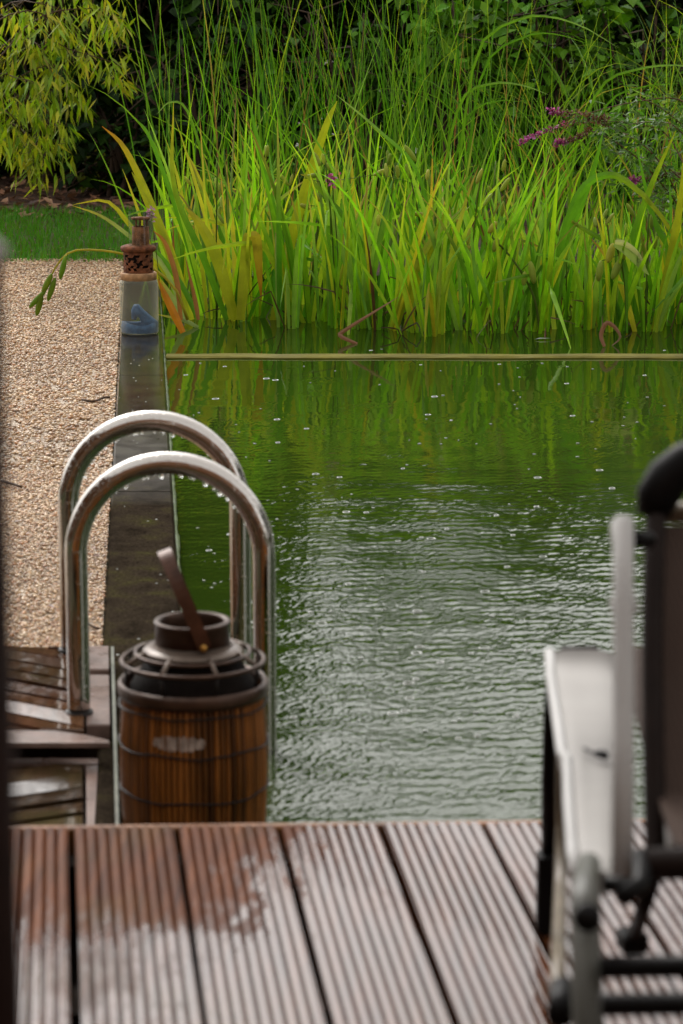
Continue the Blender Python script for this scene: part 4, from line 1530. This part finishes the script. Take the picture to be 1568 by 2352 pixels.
def sedge(x, y, H, n_, spread, label, arch, green=SG, wid=(.004, .009), Hv=(.6, 1.0)):
    base = Vector((x, y, .02))
    root = empty('tall_sedge', base, label, 'sedge', 'tall sedge clumps behind the iris bed')
    mb = MB()
    for k in range(n_):
        az = random.uniform(0, 6.28)
        b_ = base + Vector((random.gauss(0, .09), random.gauss(0, .09), 0))
        q = random.random()
        c = jitter(random.choice(green)) if q < .93 else jitter(DRY[1])
        blade(mb, b_, az, random.uniform(0, spread), H * random.uniform(*Hv), random.uniform(*wid), random.uniform(*arch), c, jitter(random.choice(green + YEL[2:])), 10)
    mb.build('blade', M['leaf'], root)


LS1 = 'tall thin dark green rush clump rising behind the reeds out of the picture'
LS3 = 'short bright sedge clump between the iris leaves and the tall rushes'
LS2 = 'sedge clump with long thin blades arching over, behind the reeds towards the right'
for i, px in enumerate(np.linspace(395, 1120, 14)):
    p = atY(px + random.uniform(-15, 15), 600, 12.9 + random.uniform(-.4, .5))
    sedge(p.x, p.y, random.uniform(1.7, 2.0), 11, .16, LS1, (0, .45))
for i, px in enumerate(np.linspace(640, 1130, 9)):
    p = atY(px + random.uniform(-15, 15), 600, 13.6 + random.uniform(-.2, .4))
    sedge(p.x, p.y, random.uniform(1.6, 1.9), 11, .26, LS1, (0, .7))
for i, px in enumerate(np.linspace(420, 2000, 20)):
    p = atY(px + random.uniform(-20, 20), 600, 12.35 + random.uniform(-.25, .3))
    sedge(p.x, p.y, random.uniform(1.0, 1.45), 11, .34, LS3, (0, 1.1), [(.16, .35, .01), (.21, .40, .015), (.12, .28, .01)], (.005, .012), (.5, 1.0))
for i, px in enumerate(np.linspace(1180, 2100, 18)):
    p = atY(px + random.uniform(-15, 15), 600, 12.7 + random.uniform(-.4, .9))
    sedge(p.x, p.y, random.uniform(1.25, 1.75), 20, .25, LS2, (.1, 1.5), SG[1:] + [(.09, .17, .03)])
for lab, pts in (('sedge with one long pale blade bowed across the dark hedge at the upper right', [(1040, 560), (1060, 330), (1100, 110), (1190, 45), (1260, 38), (1340, 62), (1420, 110)]),
                 ('sedge with a pale blade bowed just above the broad leaves, upper middle', [(1010, 600), (1020, 400), (1060, 230), (1130, 192), (1200, 196), (1260, 218)]),
                 ('sedge with blade arching above the jar against the dark hedge', [(480, 640), (470, 400), (430, 255), (390, 235), (360, 262)]),
                 ('sedge with pale blades bowed at the right edge of the picture', [(1300, 560), (1320, 350), (1380, 200), (1460, 160), (1560, 150), (1640, 170)])):
    hero('tall_sedge', lab, 'sedge', [(pts, 6, SG[2], (.2, .3, .1), 0), ([(x + 14, y + 40) for x, y in pts[:-1]], 5, SG[1], SG[2], .1)], 12.2, group='tall sedge clumps behind the iris bed')

# purple loosestrife, right
PK = (.36, .07, .27)
lo_root_p = atY(1640, 760, 11.6)
los = empty('loosestrife', lo_root_p, 'purple loosestrife leaning in from the right with magenta flower spikes', 'loosestrife')
stems = [[(1640, 760), (1600, 560), (1520, 380), (1440, 310), (1376, 284)], [(1650, 760), (1610, 500), (1540, 320), (1460, 285), (1385, 278)],
         [(1640, 760), (1580, 520), (1500, 400), (1420, 330), (1358, 300)], [(1700, 760), (1660, 400), (1580, 240), (1450, 236), (1290, 278)],
         [(1660, 760), (1600, 480), (1540, 390), (1470, 360), (1400, 350)], [(1680, 760), (1640, 420), (1560, 300), (1500, 280), (1420, 290)],
         [(1640, 760), (1560, 560), (1500, 470), (1440, 420), (1380, 400)], [(1700, 760), (1650, 500), (1590, 420), (1540, 400), (1470, 395)],
         [(1700, 760), (1640, 560), (1590, 330), (1520, 250), (1440, 215)], [(1660, 760), (1620, 600), (1570, 470), (1500, 440), (1450, 450)]]
mbs, mbl = MB(), MB()
for s_ in stems:
    P = spline([atY(x, y, 11.6 + random.uniform(-.25, .25)) for x, y in s_], 20)
    tube(mbs, P, [.0045 - .003 * i / 20 for i in range(21)], 5, (.16, .075, .05))
    for i in range(6, 20):
        for q in range(7):
            p = P[i] + Vector((random.gauss(0, .02), random.gauss(0, .03), random.gauss(0, .02)))
            flatleaf(mbl, p, random.uniform(.035, .075), random.uniform(.005, .009), random.uniform(0, 6.28), random.uniform(-.6, .9), random.uniform(-1, 1), jitter(random.choice([(.06, .14, .02), (.09, .18, .03), (.14, .22, .07)])))
mbs.build('stem', M['leaf'], los); mbl.build('foliage', M['leaf'], los)
for sp_px, frac in (([(1400, 272), (1330, 262), (1262, 256)], .22), ([(1395, 285), (1355, 276), (1300, 288), (1245, 302), (1194, 328)], .55), ([(1360, 298), (1320, 318), (1274, 330)], .28), ([(1568, 400), (1500, 408), (1440, 416)], .3)):
    P = spline([atY(x, y, 11.5) for x, y in sp_px], 40)
    mb = MB()
    for i, p in enumerate(P):
        t = i / 40
        for q in range(7):
            pink = t > 1 - frac * random.uniform(.3, 1.1)
            col = jitter(PK, .35) if pink else jitter(random.choice([(.16, .075, .05), (.10, .05, .04), (.2, .1, .09)]))
            pp = p + Vector((random.gauss(0, .007), random.gauss(0, .007), random.gauss(0, .007)))
            flatleaf(mb, pp, random.uniform(.012, .02), random.uniform(.004, .007) * (1.3 if pink else .8), random.uniform(0, 6.28), random.uniform(-1, 1), random.uniform(-1, 1), col)
    mb.build('flower_spike', M['petal'], los)
for (px, py, Y, lab) in ((762, 412, 10.9, 'single magenta flower among the reeds left of centre'), (346, 492, 10.9, 'small mauve flower just behind the top of the glass jar')):
    p = atY(px, py, Y)
    r_ = empty('loosestrife_flower', (p.x, p.y, 0), lab, 'flower')
    mb = MB()
    for q in range(26):
        flatleaf(mb, p + Vector((random.gauss(0, .01), random.gauss(0, .01), random.gauss(0, .013))), .024, .008, random.uniform(0, 6.28), random.uniform(-1, 1), random.uniform(-1, 1), jitter(PK if px > 500 else (.33, .16, .33), .3))
    mb.build('blossom', M['petal'], r_)
    mb = MB(); tube(mb, spline([(p.x + .04, p.y + .1, 0), (p.x + .02, p.y + .05, p.z * .6), p], 8), .002, 5, (.1, .12, .03)); mb.build('stem', M['leaf'], r_)

# bamboo, upper left: arching culms with drooping leaf clusters
BAM = [(.21, .33, .010), (.27, .38, .012), (.33, .39, .016), (.15, .25, .008), (.38, .38, .03)]


def bamboo_leaves(mb, p, n_, big=1.0):
    for q in range(n_):
        yaw = random.uniform(0, 6.28); pitch = random.uniform(.55, 1.45)
        flatleaf(mb, p + Vector((random.gauss(0, .03), random.gauss(0, .03), random.gauss(0, .02))), random.uniform(.08, .15) * big, random.uniform(.0075, .0125) * big, yaw, pitch, random.uniform(-1, 1), jitter(random.choice(BAM), .3))


def bamboo(x, y, H, culms, label, targets=None, dens=1.0):
    base = Vector((x, y, .03))
    root = empty('bamboo', base, label, 'bamboo')
    mbc, mbl = MB(), MB(); mbt = mbc
    for k in range(culms):
        az = random.uniform(0, 6.28)
        h_ = Vector((math.cos(az), math.sin(az) * .6, 0)); out = random.uniform(.2, .9)
        P = spline([base + h_ * .08, base + h_ * (.1 + out * .15) + Vector((0, 0, H * .45)), base + h_ * (.15 + out * .5) + Vector((0, 0, H * .85)), base + h_ * (.2 + out * 1.0) + Vector((0, 0, H * random.uniform(.8, 1.0)))], 18)
        tube(mbc, P, [.011 - .009 * i / 18 for i in range(19)], 6, (.10, .09, .03))
        for i in range(4, 19):
            for q in range(1):
                e = P[i] + Vector((random.gauss(0, .2), random.gauss(0, .2), random.uniform(-.25, .08)))
                tube(mbt, [P[i], (P[i] + e) / 2 + Vector((0, 0, .05)), e], .0016, 4, (.09, .07, .03))
                bamboo_leaves(mbl, e, random.randint(5, 9))
    for t in targets or []:
        P = spline([base + Vector((0, 0, .6))] + [atY(px, py, y + random.uniform(-.35, .25)) for px, py in t], 18)
        tube(mbc, P, [.006 - .0045 * i / 18 for i in range(19)], 5, (.12, .07, .035))
        for i in range(4, 19):
            for q in range(2 if t[-1][0] > 100 else 3):
                e = P[i] + Vector((random.gauss(0, .045), random.gauss(0, .1), random.uniform(-.10, .02)))
                tube(mbt, [P[i], e], .0012, 4, (.12, .08, .03))
                bamboo_leaves(mbl, e, random.randint(3, 5))
    mbc.build('culm', M['leaf'], root); mbl.build('foliage', M['bamboo'], root)


TG = [[(-150, 300), (60, 60), (200, 20), (270, 40), (275, 130)], [(-150, 250), (50, 70), (150, 110), (250, 140), (290, 160)], [(-150, 420), (20, 200), (120, 150), (170, 190), (190, 240)],
      [(-150, 380), (20, 230), (90, 240), (130, 290), (150, 330)], [(-150, 450), (-20, 290), (40, 290), (70, 330), (80, 375)], 
      [(-150, 330), (-20, 180), (40, 180), (90, 200), (110, 280)], [(-150, 200), (0, 20), (100, 10), (160, 40), (180, 110)], [(-150, 300), (10, 120), (60, 90), (100, 120), (130, 200)], 
      [(-150, 300), (-30, 250), (20, 260), (60, 320), (70, 350)], [(-180, 160), (60, 0), (180, -20), (240, -10), (262, 60)], [(-180, 160), (30, 30), (130, 50), (150, 80), (170, 150)]]
bx = atY(-190, 470, 14.4)
bamboo(bx.x - .55, bx.y, 4.2, 3, 'yellow green bamboo whose drooping leafy twigs hang in from the upper left', TG)

# hedge and shrubs behind
def shrub(name, x, y, wx, wy, H, nleaf, size, cols, label, cat, group=None, z0=0.05, fill=False, nlob=14):
    base = Vector((x, y, z0))
    root = empty(name, base, label, cat, group)
    # woody core: trunk and branches
    mb = MB()
    ends = []
    for k in range(7):
        a = random.uniform(0, 6.28)
        e = base + Vector((math.cos(a) * wx * .6, math.sin(a) * wy * .6, H * random.uniform(.6, .95)))
        P = spline([base + Vector((random.gauss(0, .06), random.gauss(0, .06), 0)), base + Vector((math.cos(a) * wx * .25, math.sin(a) * wy * .25, H * .4)), e], 8)
        tube(mb, P, [.022 - .017 * i / 8 for i in range(9)], 5)
        for q in range(6):
            p = P[random.randint(2, 8)]
            tube(mb, [p, p + Vector((random.gauss(0, .25), random.gauss(0, .2), random.gauss(.1, .2)))], [.006, .002], 4)
    mb.build('branch', M['twig'], root)
    lob = [(random.uniform(-.75, .75), random.uniform(-.7, .5), random.uniform(.1, .95), random.uniform(.25, .5)) for _ in range(nlob)]
    mb = MB()
    for k in range(nleaf):
        lx_, ly_, lz_, lr = random.choice(lob)
        v_ = Vector((random.gauss(0, 1), random.gauss(0, 1), random.gauss(0, 1))).normalized() * (random.random() ** .4)
        p = base + Vector(((lx_ + v_.x * lr) * wx, (ly_ + v_.y * lr) * wy, max(.05, (lz_ + v_.z * lr * .6) * H)))
        if fill:
            p = base + Vector((random.uniform(-1, 1) * wx, random.uniform(-1, 1) * wy, max(.05, random.random() ** .8 * H * (1 + .06 * math.sin(k * 1.7)))))
        s_ = random.uniform(*size)
        yaw = random.uniform(0, 6.28)
        flatleaf(mb, p, s_, s_ * random.uniform(.3, .45), yaw, random.uniform(.1, 1.0), random.uniform(-.6, .6), jitter(random.choice(cols), .35), .3)
    mb.build('foliage', M['hedge'], root)


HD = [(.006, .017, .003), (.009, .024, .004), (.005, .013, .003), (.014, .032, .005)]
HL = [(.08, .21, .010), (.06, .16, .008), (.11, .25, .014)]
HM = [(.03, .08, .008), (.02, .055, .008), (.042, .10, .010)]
k = 0
HG = 'evergreen shrubs of the dark hedge at the back'
LH = 'dark evergreen hedge shrub in the shady row behind the rushes'
for x in np.linspace(-4.4, 4.6, 13):
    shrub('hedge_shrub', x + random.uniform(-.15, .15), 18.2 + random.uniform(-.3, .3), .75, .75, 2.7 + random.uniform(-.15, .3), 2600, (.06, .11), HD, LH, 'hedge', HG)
for x in np.linspace(-4.6, 4.8, 9):
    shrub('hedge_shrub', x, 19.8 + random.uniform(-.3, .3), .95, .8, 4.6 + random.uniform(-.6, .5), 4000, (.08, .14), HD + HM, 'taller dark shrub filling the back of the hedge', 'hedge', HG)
for (px, Y, H, wx, lab) in ((-60, 18.9, 5.6, 1.3, 'tall dark tree rising behind the hanging bamboo'), (235, 19.3, 5.4, 1.1, 'tall dark tree in the gap between the bamboo and the rushes'),
                            (470, 19.1, 5.0, .75, 'tall dark tree behind the thin rushes, left of centre')):
    p = atY(px, 500, Y)
    shrub('dark_tree', p.x, p.y, wx, .7, H, 12000, (.15, .26), HD, lab, 'tree', nlob=36)
for x in np.linspace(-5, 5.2, 9):
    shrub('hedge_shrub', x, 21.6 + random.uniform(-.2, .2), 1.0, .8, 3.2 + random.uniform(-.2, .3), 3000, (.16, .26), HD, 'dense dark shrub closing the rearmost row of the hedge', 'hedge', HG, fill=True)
for (px, Y, H, wx, lab, cols, n_) in ((300, 17.0, .95, .5, 'low dark shrub with a few bright leaves behind the lawn and the jar', HD + HM, 800),
                                     (480, 16.4, 1.3, .5, 'mid green leafy shrub behind the thin rushes, left of centre', HD + HM, 700),
                                     (1060, 15.3, 1.35, .45, 'bright green leafy shrub showing through the rushes in the upper middle', HL, 620),
                                     (1270, 15.6, 1.45, .5, 'bright green shrub with rounded leaves in a gap of the dark hedge', HL, 480),
                                     (1480, 15.4, 1.5, .55, 'light green shrub behind the loosestrife at the upper right', HL + HM, 700),
                                     (820, 15.6, 1.4, .5, 'leafy shrub half hidden behind the dense rushes at the top', HM + HL[1:2], 600),
                                     (1750, 15.4, 1.5, .6, 'light green shrub beyond the right edge of the hedge gap', HL + HM, 600)):
    p = atY(px, 500, Y)
    shrub('leafy_shrub', p.x, p.y, wx, .4, H, n_, (.07, .13), cols, lab, 'shrub')
mb = MB()
for k_ in range(9000):
    y_ = random.uniform(1.5, 15); 
    flatleaf(mb, (8.4 + random.gauss(0, .5) + .2 * math.sin(y_ * 2), y_, .1 + random.random() ** .8 * (3.6 + .5 * math.sin(y_ * 1.7))), random.uniform(.2, .34), random.uniform(.07, .12), random.uniform(0, 6.28), random.uniform(.1, 1.2), random.uniform(-.6, .6), jitter(random.choice(HD + HM), .3))
mb.build('side_wood', M['hedge'], None, 'dark wood on the far side of the pond mirrored in the steel rails', 'wood', kind='stuff')
# sparse yellow low plants on the soil behind the lawn
for (px, py, lab) in ((235, 372, 'small yellow leaved plant on the soil under the hedge'), (340, 400, 'small green plant at the foot of the rushes behind the jar')):
    p = at(px, 440, .07)
    shrub('ground_plant', p.x, p.y, .22, .15, .28, 60, (.06, .1), [(.17, .17, .015), (.09, .12, .01)], lab, 'plant')

# ------------------------------------------------------------------ small stuff: twigs, floating leaf, rain rings
def twig(pts, z, r, label):
    P = [at(x, y, z) for x, y in pts]
    mb = MB(); tube(mb, spline(P, 8), r, 6)
    mb.build('twig', M['twig'], None, label, 'twig', origin=P[0])


twig([(188, 918), (215, 922), (235, 914), (252, 912)], LZ + .012, .004, 'dark twig lying on the gravel next to the kerb, beyond the rails')
twig([(200, 1432), (212, 1438), (226, 1444)], LZ + .012, .003, 'short red brown twig on the gravel just beyond the boardwalk')
twig([(5, 1105), (30, 1112), (48, 1118)], LZ + .012, .004, 'curved twig on the gravel at the left edge')
mb = MB()
p = at(1244, 779, .004)
flatleaf(mb, p + Vector((-.03, 0, 0)), .07, .012, .1, -.05, 0, (.45, .5, .5))
mb.build('floating_leaf', M['leaf'], None, 'pale grey leaf floating on the pond in front of the reeds', 'leaf', origin=p)

mb = MB()
def ripple(mb, x, y, r, h, z=0.0):
    n_ = 20
    prof = [(r - .002, -.001), (r - .0007, h), (r, h * 1.05), (r + .0007, h * .8), (r + .002, -.001)]
    lathe(mb, [(a, b_ + z) for a, b_ in prof], (x, y, 0), n_)
for _ in range(270):
    py = 800 + 900 * random.random()
    px = random.uniform(395, 1700)
    p = at(px, py, 0)
    if p.x < kr(p.y) + .05 or p.y < 3.95 or abs(p.y - a0.y) < .14: continue
    k = random.random()
    if k < .35:
        r = random.uniform(.004, .012)
        ripple(mb, p.x, p.y, r, random.uniform(.001, .002))
    else:
        sphere(mb, (p.x, p.y, .001), random.uniform(.003, .007), random.uniform(.003, .005), random.uniform(.0008, .0016), 7, 5)
for _ in range(40):
    y = random.uniform(4.9, 10); x = random.uniform(kl(y) + .01, kr(y) - .01)
    sphere(mb, (x, y, KZ), random.uniform(.002, .004), None, .0015, 7, 4)
mb.build('rain_rings', M['splash'], None, 'raindrop rings and small splashes scattered over the pond', 'rain rings', kind='stuff')
